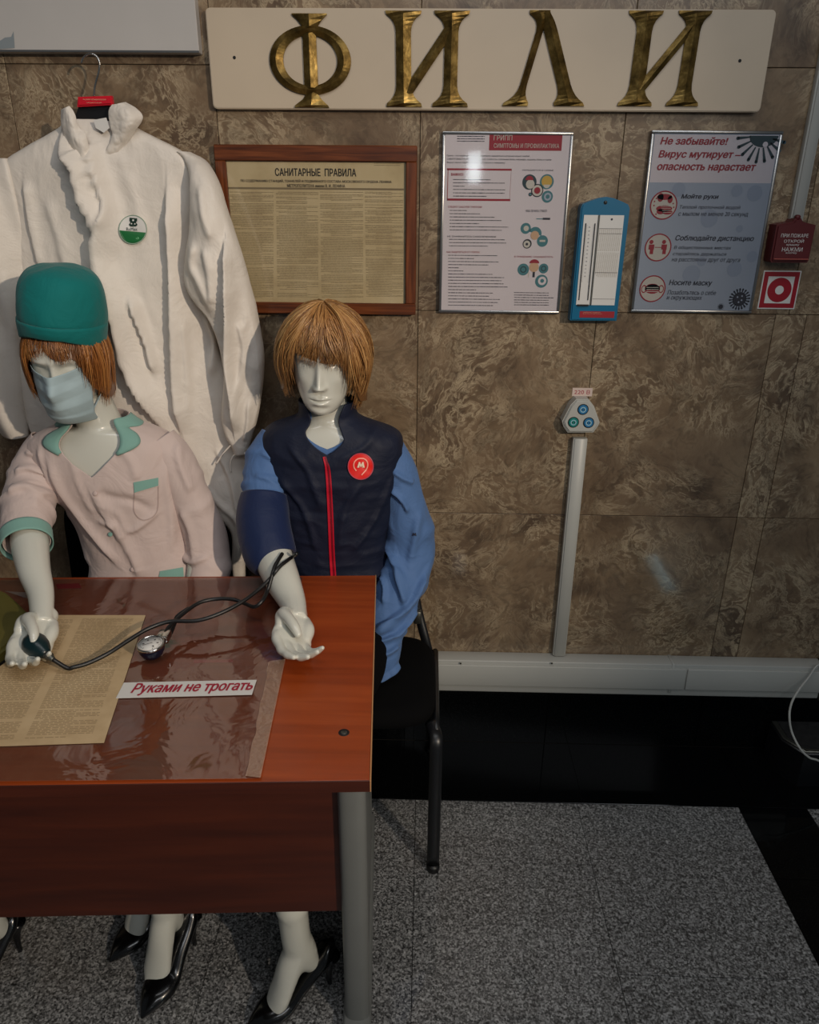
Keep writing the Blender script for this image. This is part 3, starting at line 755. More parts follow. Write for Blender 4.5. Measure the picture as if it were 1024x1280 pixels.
icon(698, 434, 37, M['navy_print'], M['white_print'], cdisc(698, 434, 31, None, dy=.0008)); obj('picture_shape', cdisc(698, 434, 19, None, dy=.001), M['crimson'], sa, smooth=False)
icon(760, 472, 34, M['teal_print'], M['poster_blue'], cdisc(762, 472, 22, None, dy=.0006, r0=12)); icon(655, 458, 11, M['navy_print'], M['teal_print'], cdisc(655, 458, 6, None, dy=.0006))
icon(627, 667, 32, M['teal_print'], M['white_print'], cdisc(630, 667, 16, None, dy=.0006)); icon(730, 745, 34, M['teal_print'], M['white_print'], rect(725 * 0 + z2p(712, 738)[0], z2p(712, 738)[1], z2p(748, 750)[0], z2p(748, 750)[1], yp - .0006))
obj('picture_shape', cdisc(685, 700, 40, None, dy=.0004, a0=-0.3, a1=PI * 0.9), M['teal_print'], sa, smooth=False); obj('picture_shape', cdisc(683, 710, 26, None, dy=.0007), M['skin_print'], sa, smooth=False)
icon(636, 762, 28, M['navy_print'], M['white_print'], cdisc(634, 764, 21, None, dy=.0006)); obj('picture_shape', cdisc(634, 764, 8, None, dy=.0008), M['navy_print'], sa, smooth=False)
a = z2p(732, 602); b = z2p(778, 614); obj('picture_shape', rect(a[0], a[1], b[0], b[1], yp - .0005), M['navy_print'], sa, smooth=False)
a = z2p(692, 606); b = z2p(734, 611); obj('picture_shape', rect(a[0], a[1], b[0], b[1], yp - .0005), M['teal_print'], sa, smooth=False)
icon(612, 920, 36, M['teal_print'], M['tealdark_print'], cdisc(612, 920, 20, None, dy=.0006, r0=14)); icon(737, 914, 30, M['teal_print'], M['tealdark_print'], cdisc(737, 914, 17, None, dy=.0006, r0=11))
icon(724, 992, 40, M['teal_print'], M['poster_paper'], cdisc(728, 990, 26, None, dy=.0006, r0=12)); icon(678, 905, 30, M['skin_print'], M['crimson'], cdisc(680, 880, 30, None, dy=.0007, a0=-0.1, a1=PI + .1, ry=22 * 0.000385))
for x in (640, 675, 668): a = z2p(x, 935); b = z2p(x + 9, 968); obj('picture_shape', rect(a[0], a[1], b[0], b[1], yp - .0005), M['navy_print'] if x > 650 else M['white_print'], sa, smooth=False)

pb, sb = snap('framed_poster', 'silver framed blue virus poster with red heading Не забывайте! and three round pictures', 0.505, 0.802, 1.338, 1.742, M['poster_blue'])
def q2p(x, y): return 700 + x * 324 / 1024, 150 + y * 260 / 822
def btext(b, x0, y0, x1, y1, m, nm='lettering', **k):
    a = q2p(x0, y0); c = q2p(x1, y1); wtext(nm, b, a[0], a[1], c[0], c[1], yp - 0.0006, m, sb, shear=0.18, **k)
a_ = at(820, 228, yp); obj('heading_field', box(0.505 + .0085, 0.802 - .0085, yp, -0.009, a_[2], 1.742 - .0085), M['poster_paper'], sb, smooth=False)
btext('Не забывайте!', 396, 66, 663, 97, M['crimson'], bold=0.034)
btext('Вирус мутирует –', 388, 119, 712, 156, M['crimson'], bold=0.034)
btext('опасность нарастает', 382, 174, 772, 206, M['crimson'], bold=0.034)
btext('Мойте руки', 478, 292, 626, 315, M['navy_print'], bold=0.03)
btext('Теплой проточной водой', 472, 336, 712, 354, M['navy_print'], bold=0.008)
btext('с мылом не менее 20 секунд', 467, 362, 742, 383, M['navy_print'], bold=0.008)
btext('Соблюдайте дистанцию', 455, 454, 765, 480, M['navy_print'], bold=0.022)
btext('В общественных местах', 450, 497, 676, 512, M['navy_print'], bold=0.008)
btext('старайтесь держаться', 446, 521, 657, 538, M['navy_print'], bold=0.008)
btext('на расстоянии друг от друга', 441, 546, 711, 563, M['navy_print'], bold=0.008)
btext('Носите маску', 430, 631, 600, 658, M['navy_print'], bold=0.022)
btext('Позаботьтесь о себе', 425, 672, 616, 690, M['navy_print'], bold=0.008)
btext('и окружающих', 421, 696, 560, 714, M['navy_print'], bold=0.008)
def bd(x, y, r, dy, **k):
    a = q2p(x, y); p = at(a[0], a[1], yp - dy); k.setdefault('k', 36)
    if 'r0' in k: k['r0'] *= 0.00059
    if 'ry' in k: k['ry'] *= 0.00059
    return disc((p[0], yp - dy, p[2]), r * 0.00059, **k)
def brect(x0, y0, x1, y1, dy): a = q2p(x0, y0); b = q2p(x1, y1); return rect(a[0], a[1], b[0], b[1], yp - dy)
random.seed(3)
for x, y, r in ((470, 275, 26), (590, 390, 34), (520, 610, 36), (700, 280, 22), (770, 290, 30), (690, 590, 30), (760, 540, 22), (710, 430, 14), (560, 560, 18)):
    obj('pale_blob', bd(x, y, r, 0.0003 if y > 245 else -0.0004 + 0.0007), M['poster_blob'], sb, smooth=False)
def pictogram(x, y):
    obj('round_picture', bd(x, y, 51, 0.0004), M['white_print'], sb, smooth=False)
    obj('picture_ring', bd(x, y, 54, 0.0006, r0=49), M['crimson'], sb, smooth=False)
pictogram(410, 337); pictogram(388, 504); pictogram(366, 667)
def rblob(x, y, rx, ry, dy=0.0008, m='crimson', rot=0): obj('picture_shape', bd(x, y, rx, dy, ry=ry), M[m], sb, smooth=False)
rblob(414, 304, 30, 11); rblob(398, 306, 12, 16); rblob(436, 314, 10, 14)
rblob(412, 350, 32, 12); rblob(398, 362, 16, 10); rblob(425, 364, 20, 9)
for x, y in ((374, 322), (382, 310), (372, 338), (448, 330), (450, 345), (380, 372)): rblob(x, y, 3, 3)
for k in range(4): obj('picture_line', brect(398 + 3 * k, 340 + 8 * k, 436 + 2 * k, 341.5 + 8 * k, 0.0010), M['white_print'], sb, smooth=False)
for x in (362, 412):
    rblob(x, 482, 8, 8); obj('picture_shape', brect(x - 12, 492, x + 12, 512, 0.0008), M['crimson'], sb, smooth=False); obj('picture_shape', brect(x - 8, 512, x + 8, 530, 0.0008), M['crimson'], sb, smooth=False)
obj('picture_shape', brect(375, 502, 402, 504.5, 0.0008), M['crimson'], sb, smooth=False)
rblob(366, 668, 31, 19); obj('picture_shape', brect(336, 656, 396, 672, 0.0008), M['crimson'], sb, smooth=False); rblob(366, 655, 22, 8)
for y in (661, 669, 677): obj('picture_line', brect(342, y, 390, y + 2, 0.0010), M['white_print'], sb, smooth=False)
for s in (-1, 1): obj('picture_shape', bd(366 + s * 34, 668, 11, 0.0007, r0=8, ry=16), M['crimson'], sb, smooth=False)
def virus(x, y, r, n, m, spike, clip=None):
    a = q2p(x, y); c = at(a[0], a[1], yp - 0.0009); rm = r * 0.00059; V = []; F = []
    for k in range(n):
        t = 2 * PI * k / n + 0.1
        if clip and not (clip[0] < t < clip[1]): continue
        d = np.array([math.cos(t), 0, math.sin(t)]); s = np.array([-d[2], 0, d[0]]); p0 = c + d * rm * 0.9; p1 = c + d * (rm + spike); w_ = rm * 0.05; kk = len(V)
        V += [p0 - s * w_, p0 + s * w_, p1 + s * w_ * 2.4, p1 - s * w_ * 2.4]; F.append((kk, kk + 1, kk + 2, kk + 3))
        g2 = disc(p1, w_ * 2.6, k=10); kk = len(V); V += list(g2[0]); F += [tuple(i + kk for i in f) for f in g2[1]]
    obj('virus_spikes', (V, F), M[m], sb, smooth=False)
virus(800, 62, 48, 18, 'tealdark_print', 0.026, (PI * 0.98, 2 * PI * 0.985))
obj('virus_body', J(bd(808, 62, 55, 0.0009, a0=PI, a1=2 * PI, ry=40)), M['tealdark_print'], sb, smooth=False)
obj('virus_spot', bd(812, 97, 10, 0.0012), M['poster_paper'], sb, smooth=False)
virus(710, 708, 27, 20, 'navy_print', 0.008); obj('virus_body', bd(710, 708, 28, 0.0009), M['navy_print'], sb, smooth=False)
for x, y in ((702, 700), (718, 712), (706, 720), (720, 696)): obj('virus_spot', bd(x, y, 3.5, 0.0012), M['poster_blue'], sb, smooth=False)
virus(636, 738, 8, 12, 'navy_print', 0.003); obj('virus_body', bd(636, 738, 9, 0.0009), M['navy_print'], sb, smooth=False)

# psychrometer --------------------------------------------------------
th_ = thing('wall_hygrometer', 'turquoise plastic wall thermometer and hygrometer with white scales between the two posters', 'thermometer', (0.42, 0, 1.33))
YH = -0.040
ol = [(713, 398), (713, 401), (771, 402), (785, 262), (784, 255), (775, 250), (762, 246), (756, 245.5), (750, 246), (738, 250), (729, 254), (727, 259)]
wpts = [at(a, b, YH) for a, b in ol]
cx_ = np.mean([p[0] for p in wpts])
pts = [(0.4085 + 0.0, 1.318), (0.488, 1.318), (0.4895, 1.552), (0.486, 1.560), (0.475, 1.566), (0.462, 1.572), (0.450, 1.5745), (0.438, 1.572), (0.424, 1.566), (0.4125, 1.560), (0.410, 1.552)]
xl = at(713, 400, YH)[0]; xr = at(771, 401, YH)[0]; zb = at(740, 401, YH)[2]; zt = at(756, 246, YH)[2]
sx = (xr - xl) / 0.0795; sz = (zt - zb) / 0.2565
pts = [(xl + (x - 0.4085) * sx, zb + (z - 1.318) * sz) for x, z in pts]
obj('case', prism([(x, -0.002, z) for x, z in pts], (0, -1, 0), -YH - 0.002, 0.003, 2), M['turquoise'], th_, autosmooth=40)
def hp(x, y): return 700 + x * 100 / 711, 230 + y * 180 / 1280
def hrect(x0, y0, x1, y1, d, m, nm, par=th_, slant=None):
    a = hp(x0, y0); b = hp(x1, y0); c = hp(x1, y1); e = hp(x0, y1)
    return rect(a[0], a[1], c[0], c[1], YH - d)
def hbox(nm, x0t, x1t, y0, y1, d, m, par):
    a = at(*hp(x0t, y0), YH); b = at(*hp(x1t, y0), YH); c = at(*hp(x0t, y1), YH)
    return obj(nm, box(a[0], b[0], YH - d, YH + 0.001, c[2], a[2]), m, par, smooth=False)
sc1 = hbox('scale_plate', 215, 345, 275, 1075, 0.001, M['white_print'], th_)
X0, X1 = at(*hp(215, 275), YH)[0], at(*hp(345, 275), YH)[0]; X2, X3 = at(*hp(358, 275), YH)[0], at(*hp(572, 275), YH)[0]
Z0, Z1 = at(*hp(200, 1075), YH)[2], at(*hp(215, 275), YH)[2]
sc2 = obj('table_plate', box(X2, X3, YH - 0.001, YH + 0.001, Z0, Z1), M['white_print'], th_, smooth=False)
obj('divider', box(X1 - 0.0005, X1 + 0.0022, YH - 0.004, YH, Z0, Z1, 0.0005), M['silver_dark'], th_, smooth=False)
for fx in (0.17, 0.80):
    x = X0 + (X1 - X0) * fx; t = obj('thermometer_tube', wire([(x, YH - 0.003, Z0 + 0.012), (x, YH - 0.003, Z1 - 0.018)], 0.0010, 4, 8), M['hole'], th_)
obj('bulb_cover', box(X0 + 0.003, X1 - 0.004, YH - 0.005, YH, Z0 - 0.002, Z0 + 0.0015), M['black_plastic'], th_, smooth=False)
for i in range(14):
    z = Z1 - 0.028 - i * 0.0085; text('scale_numeral', str(36 - 2 * i), (X0 + (X1 - X0) * 0.38, YH - 0.001, z), (1, 0, 0), (0, 0, 1), 0.0038, 0.0030, M['navy_print'], sc1)
tk = []
V = []; F = []
for i in range(90):
    z = Z1 - 0.022 - i * 0.00145
    for fx in (0.24, 0.68):
        x = X0 + (X1 - X0) * fx; k = len(V); V += [(x, YH - .0012, z), (x + 0.0016, YH - .0012, z), (x + 0.0016, YH - .0012, z + 0.0003), (x, YH - .0012, z + 0.0003)]; F.append((k, k + 1, k + 2, k + 3))
t_ = obj('scale_ticks', (V, F), M['navy_print'], sc1, smooth=False); t_['kind'] = 'stuff'
V = []; F = []
for i in range(52):
    z = Z1 - 0.031 - i * 0.0021
    if abs(i - 24) < 1: continue
    for j in range(17):
        x = X2 + 0.0015 + j * (X3 - X2 - 0.003) / 17
        if i > 27 and j < 13 and (j + (51 - i) * 0.5) < 1.5: continue
        k = len(V); V += [(x, YH - .0012, z), (x + 0.0011, YH - .0012, z), (x + 0.0011, YH - .0012, z + 0.0011), (x, YH - .0012, z + 0.0011)]; F.append((k, k + 1, k + 2, k + 3))
t_ = obj('humidity_figures', (V, F), M['ink_soft'], sc2, smooth=False); t_['kind'] = 'stuff'
for f in (0.855, 0.80, 0.37, 0.07): obj('table_line', box(X2 + 0.001, X3 - 0.001, YH - 0.0014, YH, Z0 + (Z1 - Z0) * f, Z0 + (Z1 - Z0) * f + 0.0007), M['navy_print'], sc2, smooth=False)
obj('drop_mark', disc(((X2 + X3) / 2, YH - 0.0014, Z1 - 0.009), 0.0025, k=14), M['navy_print'], sc2, smooth=False)
p = at(*hp(405, 165), YH); obj('hanging_hole', J(disc((p[0], YH - 0.0004, p[2]), 0.0042, k=20)), M['hole'], th_, smooth=False); obj('nail', cyl((p[0], YH, p[2] + 0.001), 0.002, 0.003, k=12), M['silver'], th_)
a, b = at(*hp(178, 1130), YH), at(*hp(480, 1190), YH)
rt = obj('red_label', box(a[0], b[0], YH - 0.0008, YH, b[2], a[2]), M['sign_red'], th_, smooth=False)
text('lettering', 'ПРИБОР ОБСЛУЖИВАЕТСЯ', (a[0] + 0.008, YH - 0.0008, a[2] - 0.0035), (1, 0, 0), (0, 0, 1), (b[0] - a[0]) * 0.5, 0.0014, M['skin_print'], rt)
text('lettering', 'ВО ВСЕХ ОТДЕЛЕНИЯХ', (a[0] + 0.008, YH - 0.0008, a[2] - 0.0065), (1, 0, 0), (0, 0, 1), (b[0] - a[0]) * 0.55, 0.0014, M['skin_print'], rt)

# fire alarm ----------------------------------------------------------
YA = -0.045
al = thing('fire_alarm_box', 'dark red fire alarm box with white Russian instructions under the upper right conduit', 'alarm', (0.87, 0, 1.45))
def fp(x, y): return 940 + x * 84 / 597, 220 + y * 180 / 1280
bl, br_, tl, tr_ = at(*fp(190, 770), YA), at(*fp(510, 770), YA), at(*fp(205, 425), YA), at(*fp(575, 425), YA)
x0, x1 = (bl[0] + tl[0]) / 2, (br_[0] + tr_[0]) / 2; z0, z1 = bl[2], tl[2]
hw = x1 - x0
pts = [(x0 + .003, z0), (x1 - .003, z0), (x1, z0 + .006), (x1, z1 - .002), (x0 + hw * .65, z1 + .005), (x0 + hw * .6, z1 + .012), (x0 + hw * .45, z1 + .012), (x0 + hw * .4, z1 + .005), (x0, z1 - .002), (x0, z0 + .006)]
obj('case', prism([(x, 0, z) for x, z in pts], (0, -1, 0), -YA, 0.004, 2), M['red_plastic'], al, autosmooth=40)
for (b, q) in (('ПРИ ПОЖАРЕ', (258, 512, 500, 545)), ('ОТКРОЙ', (283, 558, 460, 592)), ('крышку', (305, 604, 418, 624)), ('НАЖМИ', (265, 634, 447, 670)), ('кнопку', (300, 678, 398, 694))):
    a = fp(q[0], q[1]); c = fp(q[2], q[3]); wtext('lettering', b, a[0], a[1], c[0], c[1], YA - 0.0003, M['white_print'], al, bold=0.008)
a, c = fp(195, 733), fp(497, 745)
aa, cc = at(*a, YA), at(*c, YA); obj('lid_lip', box(aa[0], cc[0], YA - 0.004, YA + 0.001, cc[2], aa[2], 0.0006), plain('worn_red_edge', srgb(170, 90, 80), 0.3), al, smooth=False)
p = at(*fp(395, 385), YA + .02); obj('hinge_lug', cyl((x0 + hw * .52, -0.03, z1 + 0.014), 0.006, 0.012, k=16, bev=.002), M['red_plastic'], al)
fs = thing('fire_button_sign', 'square red and white fire call point sign with a round symbol below the alarm box', 'sign', (0.87, 0, 1.345))
tl, tr_, bl, br_ = at(*fp(105, 838), 0), at(*fp(440, 838), 0), at(*fp(40, 1180), 0), at(*fp(382, 1180), 0)
cx, cz, h = (tl[0] + tr_[0] + bl[0] + br_[0]) / 4, (tl[2] + bl[2]) / 2, (tr_[0] - tl[0]) / 2
def sq(hh, y, m, nm, p): return obj(nm, box(cx - hh, cx + hh, y, 0, cz - hh, cz + hh, 0.0), m, p, smooth=False)
pl_ = sq(h, -0.002, M['white_print'], 'backing', fs); sq(h * 0.94, -0.0023, M['sign_red'], 'red_border', fs); sq(h * 0.70, -0.0026, M['white_print'], 'white_field', fs)
obj('red_ring', disc((cx, -0.0029, cz), h * 0.64, k=40, r0=h * 0.23), M['sign_red'], fs, smooth=False)

# device with cable at the right edge ------------------------------------
dv = thing('floor_device', 'dark metal box with silver top edge on the black floor at the right', 'device', (1.14, -0.08, 0.0))
p = at(1003, 888, z=0.15)
obj('housing', prism([(1.075, -0.03, 0.0), (1.40, -0.03, 0.0), (1.40, -0.17, 0.0), (1.115, -0.17, 0.0), (1.075, -0.11, 0.0)], (0, 0, 1), 0.12, 0.004), M['black_plastic'], dv, autosmooth=40)
obj('top_rim', prism([(1.078, -0.03, 0.12), (1.40, -0.03, 0.12), (1.40, -0.168, 0.12), (1.117, -0.168, 0.12), (1.078, -0.11, 0.12)], (0, 0, 1), 0.006, 0.002), M['silver_dark'], dv, autosmooth=40)
obj('vent_panel', prism([(1.092, -0.035, 0.126), (1.39, -0.035, 0.126), (1.39, -0.155, 0.126), (1.122, -0.155, 0.126), (1.092, -0.108, 0.126)], (0, 0, 1), 0.002), plain('speckled_black', srgb(26, 26, 26), 0.8, var=0.6, bscale=300), dv, smooth=False)
cb_ = [at(1024, 831, -0.06), at(1010, 848, -0.075), at(999, 862, -0.095), at(990, 878, -0.12), at(987, 895, -0.15), at(990, 915, -0.17), at(1000, 935, -0.20), at(1012, 947, -0.21), at(1030, 955, -0.21)]
o = obj('power_cable', wire([(1.20, -0.055, .30)] + cb_ + [(1.30, -0.22, 0.004), (1.5, -0.2, 0.004)], 0.0032, 90, 10), M['plastic_white'], None, base=(1.15, -0.15, 0.0))
tag(o, 'white power cable looping from the trunking down to the floor by the dark box', 'cable')

# ================================================================== DESK
FR = np.array([-0.076, -1.010]); _u = np.array([math.cos(math.radians(3)), math.sin(math.radians(3))]); _v = np.array([-_u[1], _u[0]])
def D(a, b, z): p = FR - a * _u + b * _v; return (p[0], p[1], z)      # a = distance left of the right edge, b = behind the front edge
DM = Matrix(((_u[0], _v[0], 0, FR[0]), (_u[1], _v[1], 0, FR[1]), (0, 0, 1, 0), (0, 0, 0, 1)))
def dbox(a0, a1, b0, b1, z0, z1, bev=0.0, seg=1): return T(box(-a1, -a0, b0, b1, z0, z1, bev, seg), DM)
dk = thing('desk', 'cherry laminate office desk with a grey metal leg in front of both seated mannequins', 'desk', D(0.7, 0.35, 0.0))
obj('desktop', dbox(0.002, 1.398, 0.002, 0.698, 0.728, 0.750, 0.0012), M['desk'], dk, smooth=False)
obj('edge_band', dbox(0.0, 0.002, 0.0, 0.70, 0.7275, 0.7503, 0.0006), M['edge_band'], dk, smooth=False)
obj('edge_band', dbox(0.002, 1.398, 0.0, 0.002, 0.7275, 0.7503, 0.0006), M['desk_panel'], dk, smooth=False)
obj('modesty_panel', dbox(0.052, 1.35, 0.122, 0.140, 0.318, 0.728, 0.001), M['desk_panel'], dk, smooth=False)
for a in (0.012, 1.33):
    lg = obj('leg', J(tube([D(a + 0.026, 0.118, 0.03), D(a + 0.026, 0.118, 0.728)], [(0.0255, 0.020)] * 2, 4, 28, ref=(1, 0, 0), sq=2.6),
                      dbox(a + 0.006, a + 0.012, 0.11, 0.60, 0.03, 0.728, 0.001), dbox(a + 0.004, a + 0.05, 0.56, 0.61, 0.03, 0.728, 0.01, 2)), M['leg_metal'], dk, autosmooth=45)
    obj('foot_beam', J(dbox(a - 0.002, a + 0.056, 0.03, 0.67, 0.008, 0.032, 0.008, 3)), M['leg_metal'], lg, autosmooth=45)
    for b in (0.06, 0.64): obj('foot_pad', cyl(D(a + 0.028, b, 0.0), 0.018, 0.009, (0, 0, 1), 20), M['rubber'], lg)
p = at(430, 915.5, z=0.7505)
gz = obj('cam_fitting', cyl((p[0], p[1], 0.7495), 0.0095, 0.0012, (0, 0, 1), 28, 0.0004), M['hole'], dk, label='dark round screw fitting in the desktop')
obj('screw_head', cyl((p[0], p[1], 0.7505), 0.0055, 0.0008, (0, 0, 1), 20, 0.0003), M['silver_dark'], gz)

# things lying on the desk ------------------------------------------------
def dpt(px, py, z=0.7512): return at(px, py, z=z)
ZT = 0.7504
pn = [(-0.601, -0.527), (-0.527, -0.940), (-1.060, -0.985), (-1.130, -0.545)]
np_ = thing('newspaper_page', 'yellowed printed page lying on the film on the left of the desk', 'paper', (-0.8, -0.75, 0.7503))
ZT = 0.7540
obj('page', prism([(x, y, ZT) for x, y in pn], (0, 0, 1), 0.0004), M['news_paper'], np_, smooth=False)
A0, A1, A2, A3 = [np.array(q) for q in (pn[3], pn[0], pn[1], pn[2])]     # back left, back right, front right, front left
V = []; F = []
nl = 92
for i in range(nl):
    v_ = 0.035 + 0.93 * i / nl
    for c0, c1 in ((0.03, 0.235), (0.27, 0.475), (0.51, 0.715), (0.75, 0.955)):
        if random.random() < 0.05: continue
        x = c0 + (0.03 if random.random() < .12 else 0)
        e = c1 - (0.08 if random.random() < .12 else 0)
        while x < e:
            L = min(random.uniform(0.010, 0.028), e - x)
            if L < 0.003: break
            k = len(V)
            for (s, t) in ((x, v_ + .0042), (x + L, v_ + .0042), (x + L, v_), (x, v_)):
                P = (A0 * (1 - s) + A1 * s) * (1 - t) + (A3 * (1 - s) + A2 * s) * t; V.append((P[0], P[1], ZT + 0.0006))
            F.append((k, k + 1, k + 2, k + 3)); x += L + 0.0045
o = obj('printed_text', (V, F), M['ink_news'], np_, smooth=False); o['kind'] = 'stuff'
# small white sheet and khaki case, far left
o = obj('paper_slip', prism([tuple(dpt(*q, 0.7515)) for q in ((6, 739), (36, 741), (40, 748), (30, 747))], (0, 0, 1), 0.0006), M['white_print'], None, False, base=tuple(dpt(25, 744)))
tag(o, 'corner of a pale paper slip behind the khaki case', 'paper')
kz = 0.782
kp = [dpt(-40, 738, kz), dpt(-10, 736, kz), dpt(6, 738, kz), dpt(20, 750, kz), dpt(40, 770, kz), dpt(45, 777, kz), dpt(42, 784, kz), dpt(20, 798, kz), dpt(0, 814, kz), dpt(-40, 838, kz)]
kc = thing('khaki_case', 'dark khaki field case at the left edge of the desk beside the white hand', 'case', (kp[2][0], kp[5][1], 0.7525))
obj('body', prism([(p[0], p[1], 0.7535) for p in kp], (0, 0, 1), kz - 0.7535, 0.006, 3), M['khaki'], kc, autosmooth=50)
obj('bottom_shade', prism([(kp[0][0] + (p[0] - kp[0][0]) * 1.008, kp[0][1] + (p[1] - kp[0][1]) * 1.02, 0.7532) for p in kp], (0, 0, 1), 0.006, 0.002), M['rubber'], kc, autosmooth=50)  # black rim standing in for the shadow along the case bottom
# film
ftr, ffr = dpt(379, 722), dpt(326, 974)
fl_ = thing('plastic_film', 'clear glossy plastic film spread over the desktop, with a folded right edge', 'film', (-0.6, -0.7, 0.7515))
nu, nv = 70, 50; G = np.zeros((nv, nu, 3))
bl_, fl2 = np.array([-1.40, -0.395]), np.array([-1.36, -1.068])
for i in range(nv):
    for j in range(nu):
        s, t = j / (nu - 1), i / (nv - 1)
        Q = (bl_ * (1 - s) + ftr[:2] * s) * (1 - t) + (fl2 * (1 - s) + ffr[:2] * s) * t
        G[i, j] = (Q[0], Q[1], 0.7522)
G[..., 1] = np.minimum(G[..., 1], 10)
G[..., 2] += 0.0005 * vnoise(G, 9) + 0.0005
obj('sheet', gridmesh(G[:, ::-1], False), M['film'], fl_)
Gs = np.zeros((60, 6, 3)); a, b = dpt(357, 825), dpt(326, 974); a2, b2 = dpt(337, 828), dpt(308, 972)
for i in range(60):
    for j in range(6):
        s, t = j / 5, i / 59; Q = (a * (1 - s) + a2 * s) * (1 - t) + (b * (1 - s) + b2 * s) * t
        Gs[i, j] = (Q[0] + 0.002 * vnoise(np.array([t * 6, s, 0.]), 2.0) * s, Q[1], 0.7538)
Gs[..., 2] += 0.0012 * np.abs(vnoise(Gs, 26)) 
obj('folded_edge', gridmesh(Gs, False), M['film_edge'], fl_, label='wrinkled pale folded edge')
nt = thing('do_not_touch_notice', 'white strip with red italic lettering Руками не трогать on the desk film', 'notice', tuple(dpt(232, 862)))
q = [dpt(155, 853.5, .7545), dpt(321, 850, .7545), dpt(315, 868.5, .7545), dpt(145, 873, .7545)]
obj('strip', prism([tuple(p) for p in q[::-1]], (0, 0, 1), 0.0006), M['white_print'], nt, smooth=False)
e = (q[2] - q[3]); L_ = np.linalg.norm(e); e /= L_; n_ = np.cross([0, 0, 1], e)
text('lettering', 'Руками не трогать', q[3] + e * 0.022 + n_ * 0.005 + np.array([0, 0, .0012]), e, n_, L_ * 0.905, 0.038, M['crimson'], nt, bold=0.028, shear=0.25)
o = obj('red_tape_strip', prism([tuple(dpt(*c, .7508)) for c in ((242, 829), (242, 825), (291, 824), (292, 828))], (0, 0, 1), 0.0004), plain('faded_red_tape', srgb(190, 50, 50), 0.6), None, False, base=tuple(dpt(266, 827)))
tag(o, 'short faded red tape strip under the film above the white notice', 'tape')
o = obj('red_strip', prism([tuple(dpt(*c, .7508)) for c in ((72, 737), (70, 731), (99, 730), (102, 736))], (0, 0, 1), 0.002), M['red_plastic'], None, False, base=tuple(dpt(85, 734)))  # flat dark red strip near the back edge of the desk
tag(o, 'small dark red strip at the back of the desk behind the first white hand', 'tape')

# ================================================================== CHAIRS
def chair(cx, label, w=0.45, be=0.055, yf=-0.50, yb=-0.13, grp=None):
    t = thing('visitor_chair', label, 'chair', (cx, (yf + yb) / 2, 0.0), grp)
    h = w / 2
    G = []
    for z, e in ((0.425, 0.012), (0.432, 0.0), (0.452, 0.0), (0.466, 0.008), (0.474, 0.03)):
        th = np.linspace(0, 2 * PI, 56, endpoint=False); s = 5.0
        c = np.sign(np.cos(th)) * abs(np.cos(th)) ** (2 / s); d = np.sign(np.sin(th)) * abs(np.sin(th)) ** (2 / s)
        G.append(np.stack([cx + c * (h - e), (yf + 0.02 + yb) / 2 + d * ((yb - yf) / 2 - e), np.full(56, z)], 1))
    obj('seat', gridmesh(np.array(G), True, True, True), M['black_fabric'], t)
    nz, nx = 14, 22; Gf = []
    for side in (0, 1):
        g_ = np.zeros((nz, nx, 3))
        for i in range(nz):
            v = i / (nz - 1)
            for j in range(nx):
                uu = -1 + 2 * j / (nx - 1); rad = (1 - abs(2 * v - 1) ** 5) ** 0.25
                g_[i, j] = (cx + uu * (h - be) * (0.82 + 0.18 * rad), -0.075 + 0.018 * uu * uu * -1 + 0.02 * (v - .5) + (-0.016 if side == 0 else 0.016) * min(1, (1 - abs(uu) ** 6)) * rad, 0.545 + v * 0.285)
        Gf.append(g_)
    a, b = Gf[0], Gf[1]; R = np.concatenate([a, b[:, ::-1]], 1)
    obj('backrest', gridmesh(R, True, True, True), M['black_fabric'], t)
    for s in (-1, 1):
        x = cx + s * (h + 0.002)
        fg = tube([(x - s * .012, yf + 0.06, 0.415), (x, yf + .02, 0.405), (x, yf + .004, 0.375), (x, yf, 0.3), (x, yf, 0.01)], [(0.016, 0.010)] * 5, 30, 16)
        l1 = obj('leg', fg, M['black_metal'], t); obj('foot_cap', cyl((x, yf, 0.0), 0.017, 0.018, (0, 0, 1), 18), M['rubber'], l1)
        l2 = obj('leg', tube([(x, -0.06, 0.01), (x, -0.10, 0.3), (x - s * .02, -0.13, 0.42), (x - s * .05, -0.10, 0.53), (x - s * 0.075, -0.075, 0.66)], [(0.013, 0.009)] * 5, 34, 16), M['black_metal'], t)
        obj('foot_cap', cyl((x, -0.06, 0.0), 0.016, 0.018, (0, 0, 1), 18), M['rubber'], l2)
        obj('side_rail', tube([(x, yf + 0.03, 0.410), (x, -0.13, 0.415)], [(0.009, 0.012)] * 2, 6, 12), M['black_metal'], t)
        if s > 0: obj('bracket', box(x - 0.062, x - 0.040, -0.125, -0.100, 0.50, 0.54, 0.003), M['silver_dark'], t, label='small metal back bracket')
    return t
chair(-0.213, w=0.50, label='black visitor chair on tubular black legs under the navy-vested mannequin')
chair(-0.735, be=-0.015, label='black visitor chair almost hidden behind the pink-smocked mannequin')

